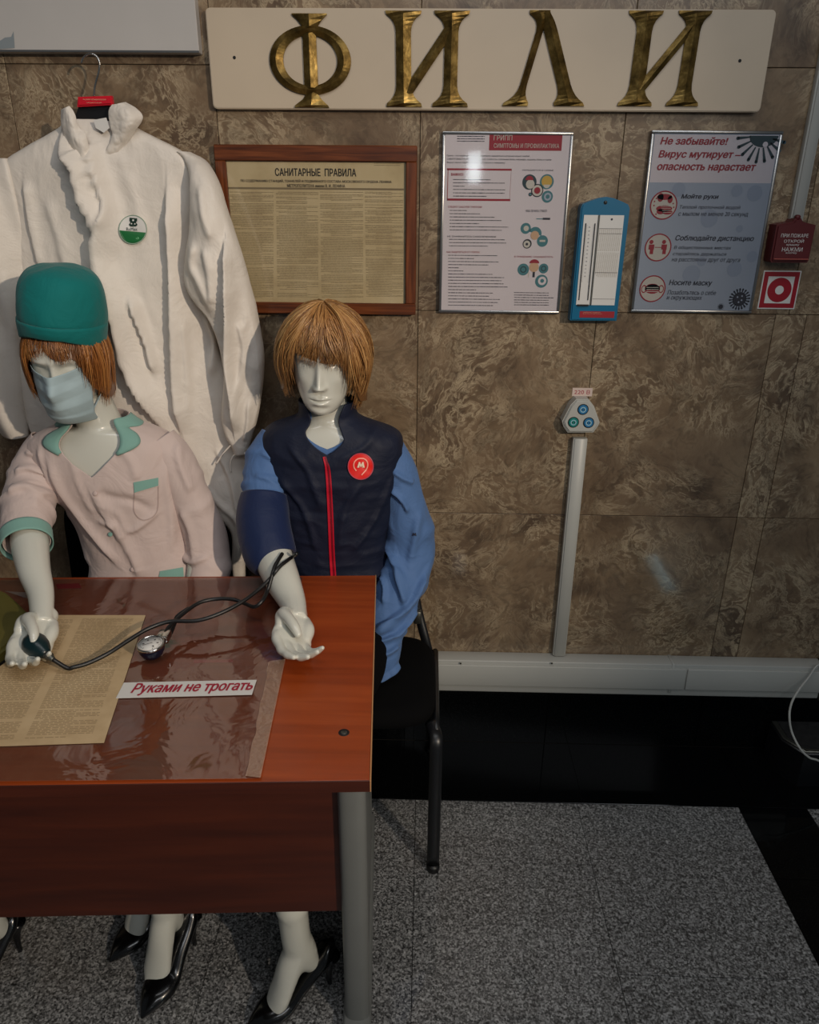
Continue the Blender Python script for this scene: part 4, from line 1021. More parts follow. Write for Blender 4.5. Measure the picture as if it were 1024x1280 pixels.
# ================================================================== GARMENT + BODY TOOLS
from mathutils.bvhtree import BVHTree
def remesh(geo, vox, it=6):
    me = bpy.data.meshes.new('t'); me.from_pydata(np.array(geo[0]).tolist(), [], [list(f) for f in geo[1]])
    o = bpy.data.objects.new('t', me); COL.objects.link(o)
    m = o.modifiers.new('r', 'REMESH'); m.mode = 'VOXEL'; m.voxel_size = vox; m.adaptivity = 0
    s = o.modifiers.new('s', 'SMOOTH'); s.factor = 0.5; s.iterations = it
    ev = o.evaluated_get(bpy.context.evaluated_depsgraph_get()); q = bpy.data.meshes.new_from_object(ev)
    n = len(q.vertices); V = np.empty(n * 3); q.vertices.foreach_get('co', V); V = V.reshape(-1, 3)
    F = [tuple(p.vertices) for p in q.polygons]
    bpy.data.objects.remove(o); bpy.data.meshes.remove(me); bpy.data.meshes.remove(q)
    return V, F
def solid(o, t, off=-1.0):
    m = o.modifiers.new('thickness', 'SOLIDIFY'); m.thickness = t; m.offset = off; return o
def onsurf(geo, pts, off=0.002, yfall=-0.3):
    """points of a surface seen along the given sight lines, lifted off it along the line by off"""
    b = BVHTree.FromPolygons([tuple(v) for v in geo[0]], [tuple(f) for f in geo[1]])
    out = []
    for px, py in pts:
        d = Vector(RC.T @ np.array([px - P0[0], py - P0[1], FPX])).normalized()
        h = b.ray_cast(Vector(CAM), d)
        out.append(np.array(h[0] - d * off) if h[0] is not None else at(px, py, yfall))
    return np.array(out)
def patch(geo, P4, nu, nv, off=0.002, th=0.0012):
    """quad patch (tl, tr, br, bl in px) draped on the surface"""
    tl, tr_, br, bl = [np.array(q, float) for q in P4]; pts = []
    for i in range(nv):
        for j in range(nu):
            s, t = j / (nu - 1), i / (nv - 1); pts.append((tl * (1 - s) + tr_ * s) * (1 - t) + (bl * (1 - s) + br * s) * t)
    return gridmesh(onsurf(geo, pts, off).reshape(nv, nu, 3), False)
def ribbon(geo, line, wpx, off=0.002, n=30):
    L = spline(np.array(line, float), n); d = np.gradient(L, axis=0); d /= np.linalg.norm(d, axis=1)[:, None]; nn = np.stack([-d[:, 1], d[:, 0]], 1)
    W = np.interp(np.linspace(0, 1, n), np.linspace(0, 1, len(wpx)) if not np.isscalar(wpx) else [0, 1], wpx if not np.isscalar(wpx) else [wpx, wpx])[:, None]
    rows = [onsurf(geo, L + nn * W * k, off) for k in (-.5, -.17, .17, .5)]
    return gridmesh(np.stack(rows, 1), False)
class Tor:
    """horizontal sections (z, cx, cy, hw, hd, sq)"""
    def __init__(s, secs): s.s = np.array(sorted(secs), float)
    def at(s, ph, z, off=0.0):
        """ph = angle from the front (-y), positive to +x"""
        q = [np.interp(z, s.s[:, 0], s.s[:, k]) for k in range(1, 6)]
        e = 2.0 / q[4]; sn, cs = np.sin(ph), np.cos(ph)
        x = q[0] + np.sign(sn) * np.abs(sn) ** e * (q[2] + off); y = q[1] - np.sign(cs) * np.abs(cs) ** e * (q[3] + off)
        return np.stack([x, y, z + 0 * x], -1)
    def fine(s, n=60):
        z = np.linspace(s.s[0, 0], s.s[-1, 0], n); Q = spline(s.s[:, 1:], n * 2)
        return s
def smooth_secs(secs, n=60):
    """resample sections with a spline so that the loft is smooth"""
    a = np.array(sorted(secs), float); k = np.arange(len(a)); out = spline(a, n)
    out = out[np.argsort(out[:, 0])]; return [tuple(r) for r in out]
def torso_grid(T_, zb, ztop, nphi=120, nz=90, off=0.0):
    ph = np.linspace(-PI, PI, nphi, endpoint=False); G = np.zeros((nz, nphi, 3))
    zt = np.array([ztop(p) for p in ph])
    for i in range(nz):
        v = i / (nz - 1); z = zb + v * (zt - zb); G[i] = T_.at(ph, z, off)
    return G
def crinkle(G, amp, sc, seed=0.0, stretch=(1, 1, 0.5)):
    P = G * np.array(stretch) + seed
    return amp * (0.6 * (1 - 2 * np.abs(vnoise(P, sc))) + 0.3 * (1 - 2 * np.abs(vnoise(P + 3.1, sc * 2.1))) + 0.15 * vnoise(P, sc * 4.5))
def push(G, H, wrap=True):
    n = gnormals(G, wrap); c = G.reshape(-1, 3).mean(0)
    if (n * (G - G.mean(1, keepdims=True))).sum() < 0: n = -n
    return G + n * H[..., None]

# head -----------------------------------------------------------------
_hz = [-.1125, -.109, -.100, -.088, -.070, -.050, -.030, .0, .03, .06, .085, .100, .109, .1125]
_hf = [-.030, -.052, -.0705, -.0765, -.0785, -.0785, -.0785, -.0790, -.0840, -.0815, -.066, -.047, -.026, .004]
_hb = [-.012, .004, .020, .032, .046, .060, .072, .090, .100, .098, .082, .062, .036, .004]
_hw = [.010, .024, .0345, .0440, .0535, .0610, .0665, .0715, .0745, .0735, .0630, .0480, .0280, .0005]
def head_geo(Mt, face=1.0):
    nz, nph = 150, 150
    t = np.linspace(0, 1, nz); z = -0.1125 * np.cos(t * PI)
    ph = np.linspace(-PI, PI, nph, endpoint=False); ph = ph - 0.30 * np.sin(ph)      # more columns near the front
    def ip(a): 
        sp = spline(np.stack([_hz, a], 1), 400); return np.interp(z, sp[:, 0], sp[:, 1])
    f, b, w_ = ip(_hf), ip(_hb), np.maximum(ip(_hw), 0.0004)
    yc = f * 0.45 + b * 0.55
    G = np.zeros((nz, nph, 3)); e = 2 / 2.25
    for i in range(nz):
        sn, cs = np.sin(ph), np.cos(ph); x = np.sign(sn) * abs(sn) ** e * w_[i]
        d = np.where(cs > 0, yc[i] - f[i], b[i] - yc[i]); G[i, :, 0] = x; G[i, :, 1] = yc[i] - np.sign(cs) * abs(cs) ** e * d; G[i, :, 2] = z[i]
    X, Z = G[..., 0], G[..., 2]; front = np.clip(-(G[..., 1] - 0.0) / 0.05, 0, 1) ** 1.2 * (np.cos(ph)[None, :] > 0)
    g = lambda x0, z0, sx, sz: np.exp(-((X - x0) / sx) ** 2 - ((Z - z0) / sz) ** 2)
    aX = abs(X); gs = lambda x0, z0, sx, sz: np.exp(-((aX - x0) / sx) ** 2 - ((Z - z0) / sz) ** 2)
    H = np.zeros_like(X)
    s = np.clip((0.020 - Z) / 0.055, 0, 1); amp = 0.004 + 0.019 * s ** 1.15; sx = 0.0062 + 0.0042 * s
    below = np.where(Z < -0.035, np.exp(-((Z + 0.035) / 0.0055) ** 2), 1.0); above = np.where(Z > 0.020, np.exp(-((Z - 0.020) / 0.014) ** 2), 1.0)
    H += amp * np.exp(-(np.abs(X) / sx) ** 2.2) * below * above
    H += gs(0.0105, -0.0365, 0.0055, 0.006) * 0.0075
    H -= gs(0.030, 0.010, 0.0145, 0.0095) * 0.0095 * face
    H += gs(0.0305, 0.007, 0.0105, 0.0070) * 0.0050 * face
    H -= np.exp(-((aX - 0.0305) / 0.012) ** 2 - ((Z - (0.0135 - 18 * (aX - 0.0305) ** 2)) / 0.0016) ** 2) * 0.0016
    H += gs(0.026, 0.027, 0.020, 0.007) * 0.0042
    H += gs(0.044, -0.018, 0.016, 0.015) * 0.0035
    H -= gs(0.043, -0.055, 0.013, 0.018) * 0.0030
    H += g(0, -0.0615, 0.017, 0.0042) * 0.0062; H += gs(0.007, -0.0600, 0.0055, 0.003) * 0.0016
    H += g(0, -0.0740, 0.0145, 0.0052) * 0.0072
    H -= np.exp(-(X / 0.021) ** 4 - ((Z + 0.0675 - 1.2 * X ** 2 * 4) / 0.0014) ** 2) * 0.0052
    H -= g(0, -0.0845, 0.016, 0.0045) * 0.0032; H -= g(0, -0.052, 0.0035, 0.006) * 0.0012
    H += g(0, -0.0985, 0.015, 0.010) * 0.0035
    G[..., 1] -= H * front
    ge = gridmesh(G, True, True, True)
    ears = J(*[T(ell((0, 0, 0), (0.008, 0.019, 0.030), 12, 16), Matrix.Translation((s_ * 0.074, 0.012, -0.002))) for s_ in (-1, 1)])
    return T(J(ge, ears), Mt), G
def Rm(yaw, pitch, roll, c):
    """yaw: + turns the face to the viewer's right; pitch: + looks down; roll: + leans the crown to the viewer's right"""
    return Matrix.Translation(c) @ Matrix.Rotation(math.radians(yaw), 4, 'Z') @ Matrix.Rotation(math.radians(roll), 4, 'Y') @ Matrix.Rotation(math.radians(pitch), 4, 'X')

# hand: palm up, thumb side S, fingers along F, palm normal N ------------------
def hand_geo(wr, Fd, Nd, curl=(30, 34, 18), spread=1.0, lat=0.0, thumb=0, sc=1.0, mirror=1, wf=None):
    Fd = np.array(Fd, float); Fd /= np.linalg.norm(Fd); Nd = np.array(Nd, float); Nd -= Fd * (Nd @ Fd); Nd /= np.linalg.norm(Nd)
    S = np.cross(Nd, Fd) * mirror
    L = lambda f, s, n: np.array(wr) + (Fd * f + S * s + Nd * n) * sc
    parts = []
    parts.append(tube([L(-.012, 0, 0), L(0.012, 0, 0), L(.035, .002, 0), (L(.060, .001, -.001)), L(.082, 0, -.001), L(.094, 0, 0)],
                      [(.0205 * sc, .0165 * sc), (.0225 * sc, .0155 * sc), (.031 * sc, .0150 * sc), (.0365 * sc, .0130 * sc), (.0365 * sc, .0110 * sc), (.030 * sc, .0085 * sc)], 26, 28, ref=S, round_ends=True))
    parts.append(tube([L(.010, .020, .006), L(.030, .026, .010), L(.048, .027, .008)], [.012 * sc, .0145 * sc, .011 * sc], 12, 18, ref=S, round_ends=True))   # thenar
    parts.append(tube([L(.012, -.018, .004), L(.040, -.024, .007), L(.065, -.024, .003)], [.010 * sc, .0125 * sc, .010 * sc], 12, 18, ref=S, round_ends=True))
    specs = [(.086, .0265, .070, .0090, 3), (.090, .0090, .078, .0092, 0), (.087, -.0085, .072, .0087, -3), (.079, -.0245, .057, .0077, -7)]
    cl = curl if isinstance(curl[0], (tuple, list)) else [curl] * 4
    for (f0, s0, ln, r, sp), cu in zip(specs, cl):
        p = L(f0 - .012, s0, -.001); pts = [p]; rr_ = [r * sc * 1.08]
        p = L(f0, s0, -.001); pts.append(p); rr_.append(r * sc * 1.05); a = 0.0
        side = math.radians(sp * spread - lat * 0.25); side0 = side
        for k, (fr_, cc) in enumerate(zip((.46, .30, .24), cu)):
            a += math.radians(cc); side = side0 - math.radians(lat) * (0.35, 0.62, 0.75)[k]
            d = (Fd * math.cos(side) + S * math.sin(side)) * math.cos(a) + Nd * math.sin(a)
            p1 = p + d * ln * fr_ * sc * 0.55; p2 = p + d * ln * fr_ * sc
            pts += [p1, p2]; q = 1 - 0.11 * (k + 1); rr_ += [r * sc * (q + .0), r * sc * (q + .02 if k < 2 else q - .12)]; p = p2
        parts.append(tube(pts, rr_, 30, 16, ref=S, round_ends=True))
    tf = thumb if thumb else [(.018, .022, .006), (.040, .036, .018), (.066, .036, .030), (.086, .026, .036), (.098, .018, .037)]
    parts.append(tube([L(*q) for q in tf], [.0135 * sc, .0125 * sc, .0105 * sc, .0092 * sc, .0068 * sc], 28, 18, ref=S, round_ends=True))
    return J(*parts), L
# shoes ------------------------------------------------------------------
def foot(toe, heel, hh=0.082, ls=0.0, fs=0.0):
    """returns foot skin geometry, shoe geometry, ankle point; toe and heel = ground points"""
    toe = np.array([toe[0], toe[1], 0.0]); heel = np.array([heel[0], heel[1], 0.0]); Lr = np.linalg.norm(toe - heel)
    f = (toe - heel) / Lr; s = np.cross([0, 0, 1], f); up = np.array([0, 0, 1.0])
    W = lambda a, b, c: heel + f * a + s * b + up * c
    L = Lr
    st = np.linspace(0, 1, 26)        # 0 = heel back, 1 = toe
    k = [0, .10, .25, .42, .58, .70, .82, .92, 1.0]
    zb = np.interp(st, k, [hh + .002, hh - .003, hh * .80, hh * .42, hh * .08, .001, .001, .002, .004])
    zt = np.interp(st, k, [hh + .052, hh + .046, hh + .018, hh * .42 + .040, hh * .08 + .038, .040, .034, .022, .008])
    hwid = np.interp(st, k, [.006, .026, .029, .031, .037, .038, .029, .015, .002])
    G = []
    for i, t in enumerate(st):
        th = np.linspace(0, 2 * PI, 24, endpoint=False); a = -0.012 + t * (L + 0.012)
        cy_ = (zb[i] + zt[i]) / 2; hz = (zt[i] - zb[i]) / 2
        lift = 0
        G.append([W(a, np.sign(np.cos(q)) * abs(np.cos(q)) ** .8 * hwid[i], cy_ + np.sin(q) * hz) for q in th])
    shoe = gridmesh(np.array(G), True, True, True)
    hl = tube([W(-.004, 0, hh + .004), W(.001, 0, hh * .72), W(.003, 0, hh * .35), W(.002, 0, 0.0)], [(.022, .021), (.011, .011), (.0065, .0065), (.0052, .0052)], 20, 14, ref=s)
    an = W(.048, 0, hh + .085)
    W_ = W; W = lambda a, b, c: W_(a + fs, b + ls, c)
    sk = J(tube([W(.062, 0, hh + .20), W(.058, 0, hh + .11), W(.048, 0, hh + .055), W(.030, 0, hh + .015)], [(.034, .031), (.0290, .031), (.026, .034), (.020, .022)], 20, 24, ref=s, round_ends=True),
           tube([W(.050, 0, hh + .085), W(.074, 0, hh + .040), W(.092, 0, hh * .55 + .032), W(.108, 0, .042), W(.124, 0, .022)], [(.027, .030), (.028, .028), (.031, .022), (.033, .018), (.024, .012)], 26, 24, ref=s, round_ends=True))
    return sk, shoe, hl, W(.062, 0, hh + .20)

# wig ---------------------------------------------------------------------
def wig(Mt, rad, hem, n=2400, seg=9, thick=0.0016, seed=1, crown=(0, 0.02, 0.0), part=None, start=0.02, puff=0.012, sweep=0.3, name='hair', mat=None, parent=None, tipin=0.0, layer=0.0, taper=0.0):
    """rad=(a,b_front,b_back,c) shell radii; hem(az)->(phi_max deg, drop m) ; az 0 = front"""
    rg = np.random.default_rng(seed); V = []; F = []; tone = []
    a, bf, bb, c = rad
    def shell(ph, az, k, drop):
        th = min(ph, PI * 0.5); x = math.sin(th) * math.sin(az) * a * k; yb_ = bf if math.cos(az) > 0 else bb
        y = -math.sin(th) * math.cos(az) * yb_ * k; z = math.cos(th) * c * k
        if ph > PI / 2: z -= (ph - PI / 2) * c
        return np.array([x + crown[0], y + crown[1] * (1 - ph / 3), z + crown[2]])
    # base cap so that no gaps show between the strands
    nb, na = 26, 64; G = np.zeros((nb, na, 3))
    for j in range(na):
        az = -PI + 2 * PI * j / na; pm, dr = hem(az)
        for i in range(nb):
            ph = start + (math.radians(pm) * 0.97 - start) * i / (nb - 1); G[i, j] = shell(ph, az, 0.965, 0)
    cap = gridmesh(G, True, True, False); V += [tuple(v) for v in cap[0]]; F += cap[1]; tone += [0.15] * len(cap[0])
    for _ in range(n):
        az0 = rg.uniform(-PI, PI); pm, dr = hem(az0); pm = math.radians(pm) * (rg.uniform(0.90, 1.05) if rg.random() < 1 - layer else rg.uniform(0.52, 1.0))
        ph0 = start + (rg.random() ** 1.5) * pm * 0.55 * (rg.random() < 0.6)
        k = 1.0 + rg.uniform(-0.02, 0.045); tn = np.clip(rg.normal(0.5, 0.22), 0, 1)
        clump = math.sin(az0 * 17 + math.sin(az0 * 5) * 2) * 0.5 + 0.5; k += 0.030 * clump * puff / 0.012; tn = np.clip(tn * 0.75 + clump * 0.3, 0, 1)
        swp = sweep * math.sin(az0) + rg.normal(0, 0.05); pts = []
        flip = rg.uniform(-0.2, 1.0); wav = rg.normal(0, 0.10) * layer * 2 + 0.12 * layer * math.sin(az0 * 11)
        for i in range(seg):
            t = i / (seg - 1); ph = ph0 + (pm - ph0) * t
            az = az0 + swp * (1 - t) * 0.5 + math.sin(t * 5 + az0 * 9) * 0.05 + wav * t * t
            p = shell(ph, az, k + puff * math.sin(PI * min(1, t)) * 0.8 - tipin * t ** 3, dr)
            if ph > PI / 2: p[:2] *= 1 + 0.04 * flip * (ph - PI / 2) - taper * ((ph - PI / 2) / .9) ** 1.6
            pts.append(p)
        P = np.array(pts); tg, A, B = frames(P, (0.2, 0.3, 0.9)); b0 = len(V)
        rr_ = thick * rg.uniform(0.6, 1.2)
        for i in range(seg):
            t = i / (seg - 1); r_ = rr_ * (1.0 - 0.85 * t ** 2.5) * (0.5 + 0.5 * min(1, t * 6))
            for q in range(3):
                an = q * 2 * PI / 3; V.append(tuple(P[i] + A[i] * math.cos(an) * r_ + B[i] * math.sin(an) * r_)); tone.append(float(np.clip(tn + 0.12 * math.sin(t * 9 + tn * 20), 0, 1)))
        for i in range(seg - 1):
            for q in range(3):
                q2 = (q + 1) % 3; F.append((b0 + i * 3 + q, b0 + i * 3 + q2, b0 + (i + 1) * 3 + q2, b0 + (i + 1) * 3 + q))
    g_ = T((V, F), Mt); o = obj(name, g_, mat, parent)
    at_ = o.data.attributes.new('tone', 'FLOAT', 'POINT'); at_.data.foreach_set('value', np.array(tone, dtype=np.float32))
    return o

# ================================================================== MANNEQUIN, NAVY VEST
def garment_tube(P, R, n, seg, amp, sc, seed, ref=(1, 0, 0), sq=2.0, rings=0.0, band=None):
    G = tubegrid(P, R, n, seg, ref, sq); H = crinkle(G, amp, sc, seed)
    if rings:
        t = np.linspace(0, 1, n)[:, None]; a = np.linspace(0, 2 * PI, seg, endpoint=False)[None]
        for k, (tc, w_, ph) in enumerate(band): H = H + rings * np.exp(-((t - tc - 0.05 * np.sin(a + ph)) / w_) ** 2) * (0.5 + 0.5 * np.sin(a * 2 + ph))
    t = np.linspace(0, 1, n)[:, None]; H = H * np.clip((1 - t) / .06, .05, 1)
    return push(G, H)
def afold(G, folds, y=-.3):
    n_ = gnormals(G, True); c_ = G.mean(1, keepdims=True)
    if (n_ * (G - c_)).sum() < 0: n_ = -n_
    fl = [(pxz(p, y), a, wr_, wl) for p, a, wr_, wl in folds]
    w_ = np.clip(-n_[..., 1] * 3, 0, 1)
    return G + n_ * (foldfield(G, fl) * w_)[..., None]
def mannequin_body(torso, neck, arms, legs, hip):
    """low-resolution continuous body (torso, arms, hips, legs, neck)"""
    parts = [gridmesh(torso, True, True, True)] + neck
    parts += arms + legs + hip
    return remesh(J(*parts), 0.0055, 8)

# --- second mannequin (navy vest)
m2 = thing('mannequin', 'white mannequin with blond wig, navy vest and blue shirt, arm in a cuff', 'mannequin', (-0.23, -0.35, 0.0))
HC2 = (-0.232, -0.232, 1.252)
HM2 = Rm(0, 6, 2, HC2)
hg2, HG2 = head_geo(HM2)
cx2 = -0.232
sec2 = [(0.46, cx2, -.235, .165, .11, 2.4), (0.60, cx2, -.215, .150, .100, 2.3), (0.70, cx2, -.205, .138, .092, 2.3), (0.80, cx2 - .002, -.200, .140, .094, 2.4), (0.90, cx2 - .002, -.198, .158, .101, 2.5),
        (0.98, cx2 + .004, -.198, .163, .104, 2.6), (1.04, cx2 + .008, -.203, .165, .094, 2.7), (1.077, cx2 + .007, -.208, .158, .080, 2.6), (1.098, cx2, -.212, .128, .068, 2.2), (1.112, cx2 + .001, -.215, .090, .060, 2.0), (1.124, cx2 + .002, -.216, .068, .058, 2.0), (1.142, cx2 + .003, -.218, .062, .060, 2.0), (1.175, cx2 + .004, -.214, .066, .064, 2.0)]
TS2 = Tor(smooth_secs(sec2, 90))
bodyT = Tor([(z, cx, cy, hw - .012, hd - .012, sq) for z, cx, cy, hw, hd, sq in TS2.s if z < 1.118])
Gb = torso_grid(bodyT, 0.50, lambda p: 1.108, 48, 60)
arR = [(-.345, -.205, 1.010), (-.370, -.250, .96), (-.370, -.320, .895), (-.350, -.385, .835)]
arL = [(-.125, -.205, 1.010), (-.065, -.20, .93), (-.040, -.205, .80), (-.060, -.25, .70), (-.110, -.33, .605), (-.165, -.40, .57)]
fB = foot((-.350, -.918), (-.188, -.812), fs=.014); fA = foot((-.574, -.905), (-.512, -.727), ls=-.018)
def leg(hipx, ank, kx):
    k = np.array([kx, -.60, .545]); a = np.array(ank)
    return tube([(hipx, -.22, .545), (hipx * .5 + kx * .5, -.42, .55), tuple(k), tuple(k * .85 + a * .15 + np.array([0, -.012, 0])), tuple(k * .5 + a * .5 + np.array([0, .01, 0])), tuple(a)], [.080, .070, .054, .050, .048, .035], 40, 24, round_ends=True)
neck2 = [tube([(cx2, -.205, 1.06), (cx2 + .002, -.205, 1.12), (cx2 + .001, -.208, 1.18)], [(.068, .062), (.050, .052), (.047, .050)], 20, 32)]
hip2 = [ell((cx2, -.20, .545), (.155, .115, .09), 14, 24)]
V_, F_ = mannequin_body(Gb, neck2, [tube(arL, [.036, .036, .034, .033, .028, .024], 40, 20, round_ends=True), tube(arR, [.036, .036, .036, .036], 24, 20, round_ends=True)],
                        [leg(cx2 + .07, fB[3], -.255), leg(cx2 - .09, fA[3], -.545), fA[0], fB[0]], hip2)
wr2 = np.array([-.262, -.580, .790])
Hg, L2 = hand_geo(wr2, (0.06, -1, -0.05), (0.42, 0.05, 0.90), curl=[(6, 14, 10), (12, 20, 12), (18, 24, 14), (22, 26, 16)], lat=38, spread=.6, sc=1.13, mirror=-1,
                  thumb=[(.012, .020, .006), (.034, .027, .018), (.056, .018, .026), (.076, .006, .028), (.088, -.003, .025)])
fore = tube([(-.352, -.372, .852), (-.338, -.405, .832), (-.305, -.475, .812), (-.276, -.535, .796), tuple(wr2 + np.array([.004, -.02, 0]))], [(.043, .043), (.044, .041), (.038, .035), (.029, .026), (.0235, .020)], 30, 32, ref=(.8, 0, .6))
fA2 = remesh(J(Hg, fore), 0.0021, 5)
hl_, Lh = hand_geo((-.165, -.40, .575), (-.35, -1, -.1), (-.3, 0, -1), sc=0.95, mirror=-1)
obj('body', J((V_, F_), hg2, fA2, remesh(hl_, .003, 4)), M['skin'], m2)
obj('shoe', fA[1], M['patent'], m2, label='black pointed stiletto pump'); obj('shoe', fB[1], M['patent'], m2, label='black pointed stiletto pump')
for s_, f in ((0, fA), (1, fB)): obj('stiletto_heel', f[2], M['patent'], [o for o in m2.children if o.name.startswith('shoe')][s_])
# skirt
sk = J(tube([(cx2, -.20, .50), (cx2, -.20, .60), (cx2, -.20, .70)], [(.17, .12), (.165, .115), (.145, .10)], 14, 40, ref=(1, 0, 0)))
obj('skirt', J(sk, tube([(cx2 + .06, -.22, .545), (-.17, -.45, .565), (-.235, -.62, .55)], [.088, .080, .066], 20, 24), tube([(cx2 - .07, -.22, .545), (-.42, -.45, .565), (-.52, -.62, .55)], [.088, .080, .066], 20, 24)), M['skirt'], m2)
# shirt: collar, yoke and sleeves
def vcut(zc, zv, ph0, pw_=0.9, zback=None):
    def f(p):
        a = abs(p) / ph0
        return zv + (zc - zv) * a ** pw_ if a < 1 else (zc if zback is None else zc + (zback - zc) * min(1, (a - 1)))
    return f
shT = Tor([(z, cx, cy, hw - (.006 if z < 1.11 else .010), hd - (.006 if z < 1.11 else .010), sq) for z, cx, cy, hw, hd, sq in TS2.s])
Gs2 = torso_grid(shT, 0.52, vcut(1.148, 1.060, 0.85, .95), 120, 80)
Gs2 = push(Gs2, crinkle(Gs2, .0012, 12, 2))
slL = garment_tube([(-.115, -.205, 1.052), (-.078, -.203, .985), (-.052, -.200, .91), (-.037, -.200, .83), (-.030, -.206, .765), (-.042, -.232, .715), (-.073, -.275, .655), (-.092, -.315, .595), (-.100, -.345, .545), (-.118, -.36, .50)],
                   [(.050, .052), (.054, .055), (.053, .056), (.055, .055), (.058, .056), (.058, .054), (.052, .050), (.047, .046), (.046, .044), (.030, .036)], 170, 130, .0055, 13, 5.0, rings=.006, band=[(.55, .025, .5), (.63, .02, 2.6), (.72, .022, 1.0), (.80, .02, 4.0), (.90, .02, 2.), (.30, .03, 1.)])
SFL = [([(484, 680), (492, 700), (500, 720), (505, 741)], .018, .014, .004), ([(532, 712), (519, 731), (505, 744), (488, 754), (470, 763)], .018, .012, .005), ([(478, 715), (482, 726), (481, 738)], .012, .007, .003), ([(520, 748), (503, 764), (470, 773)], .015, .008, .004), ([(500, 778), (486, 782), (470, 780)], .012, .007, .004), ([(502, 800), (488, 806), (470, 812)], .013, .008, .004), ([(490, 588), (503, 598), (516, 606)], .011, .008, .003), ([(488, 612), (500, 622), (510, 640)], .011, .008, .003), ([(495, 830), (485, 822), (474, 825)], .010, .007, .004), ([(524, 640), (518, 670), (512, 700)], .009, .012, .008)]
slL = afold(slL, SFL, -.25)
slR = garment_tube([(-.348, -.205, 1.058), (-.372, -.225, 1.015), (-.381, -.255, .965), (-.377, -.295, .920), (-.370, -.325, .895)], [(.048, .050), (.052, .052), (.050, .050), (.050, .050), (.052, .05)], 60, 64, .0035, 15, 9.0, rings=.006, band=[(.45, .035, 0.5), (.60, .03, 2.), (.75, .03, 4.0), (.3, .04, 3.)])
slR = afold(slR, [([(322, 570), (338, 580), (352, 600)], .006, .008, .003), ([(318, 596), (334, 600), (350, 612)], .006, .008, .003), ([(330, 620), (342, 614), (354, 616)], .005, .007, .003), ([(335, 548), (345, 560), (352, 580)], .005, .008, .003)], -.30)
o = solid(obj('shirt', J(gridmesh(Gs2, True), gridmesh(slL, True), gridmesh(slR, True)), M['shirt'], m2), 0.002)
# shirt collar leaves
def leafgeo(T_, pts_in, pts_out, off, n=26):
    """band on a section surface between two (phi deg, z) curves"""
    a = spline(np.array(pts_in, float), n); b = spline(np.array(pts_out, float), n); G = []
    for i in range(n):
        row = []
        for k in np.linspace(0, 1, 6):
            q = a[i] * (1 - k) + b[i] * k; row.append(T_.at(np.array(math.radians(q[0])), q[1], off + 0.004 * math.sin(k * PI)))
        G.append(row)
    return gridmesh(np.array(G), False)
cl2 = J(leafgeo(shT, [(4, 1.058), (22, 1.092), (45, 1.140), (90, 1.152)], [(14, 1.052), (32, 1.076), (58, 1.118), (95, 1.125)], .004),
        leafgeo(shT, [(-4, 1.058), (-22, 1.092), (-45, 1.140), (-90, 1.152)], [(-14, 1.052), (-32, 1.076), (-58, 1.118), (-95, 1.125)], .004))
solid(obj('shirt_collar', cl2, M['shirt'], m2), .002)
P_ = onsurf(gridmesh(slL, True), [(518 + (a - 451.3) * .62, 668 + (b - 581) * .55) for a, b in [(446.5, 584.5), (448.7, 577.5), (450.3, 577.5), (451.4, 581), (453, 577.5), (454.5, 577.5), (456, 584.5), (453.2, 584.5), (453, 581.5), (451.6, 584), (451.0, 584), (449.8, 581.5), (449.2, 584.5)]], .0016); obj('sleeve_mark', (P_, [tuple(range(len(P_)))]), M['navy_print'], m2, smooth=False)
# vest: upright collar, quilted body, armholes
def vz(p):
    z = vcut(1.160, 1.050, 0.75, 0.85)(p); return z
Gv = torso_grid(TS2, 0.66, vz, 200, 150, 0.004)
phv = np.linspace(-PI, PI, 200, endpoint=False)[None, :]
zz = Gv[..., 2]; H = np.zeros_like(zz)
H += .0022 * (1 - np.abs(np.sin((zz - 0.70) / 0.105 * PI)) ** 0.5 * 1.0) * -1.0 * (zz < 1.06)
H += crinkle(Gv, .0060, 10, 1.7, (1, 1, 1.6)) * np.clip((1.10 - zz) / .05, .3, 1)
fv = [(pxz([(360, 560), (385, 590), (405, 640)], -.3), .006, .010, .006), (pxz([(350, 600), (380, 640), (395, 690)], -.3), .006, .010, .005),
      (pxz([(450, 605), (430, 640), (424, 690)], -.3), .006, .010, .008), (pxz([(490, 600), (470, 650), (440, 690)], -.3), .006, .009, .006), (pxz([(470, 540), (455, 560), (420, 575)], -.3), .005, .010, .006)]
H += foldfield(Gv, fv) * (np.cos(phv) > 0)
Gv = push(Gv, H)
vest_geo = gridmesh(Gv, True)
solid(obj('vest', vest_geo, M['navy'], m2), .004)
zp = ribbon(vest_geo, [(405, 571), (410, 590), (413, 640), (415, 690), (417, 722)], [3, 6.5, 7, 7, 7], .004, 40)
zo = obj('zip_tape', zp, M['red_zip'], m2, label='red zip tape')
obj('zip_teeth', ribbon(vest_geo, [(407, 571), (411, 590), (414, 640), (416, 690), (418, 722)], 2.0, .006, 40), plain('dark_red_zip', srgb(120, 8, 30), .4), zo)
vt = obj('collar_lining', leafgeo(TS2, [(2, 1.052), (20, 1.088), (38, 1.14), (60, 1.156)], [(10, 1.050), (27, 1.082), (44, 1.13), (66, 1.146)], -.004), M['collar_grey'], m2)
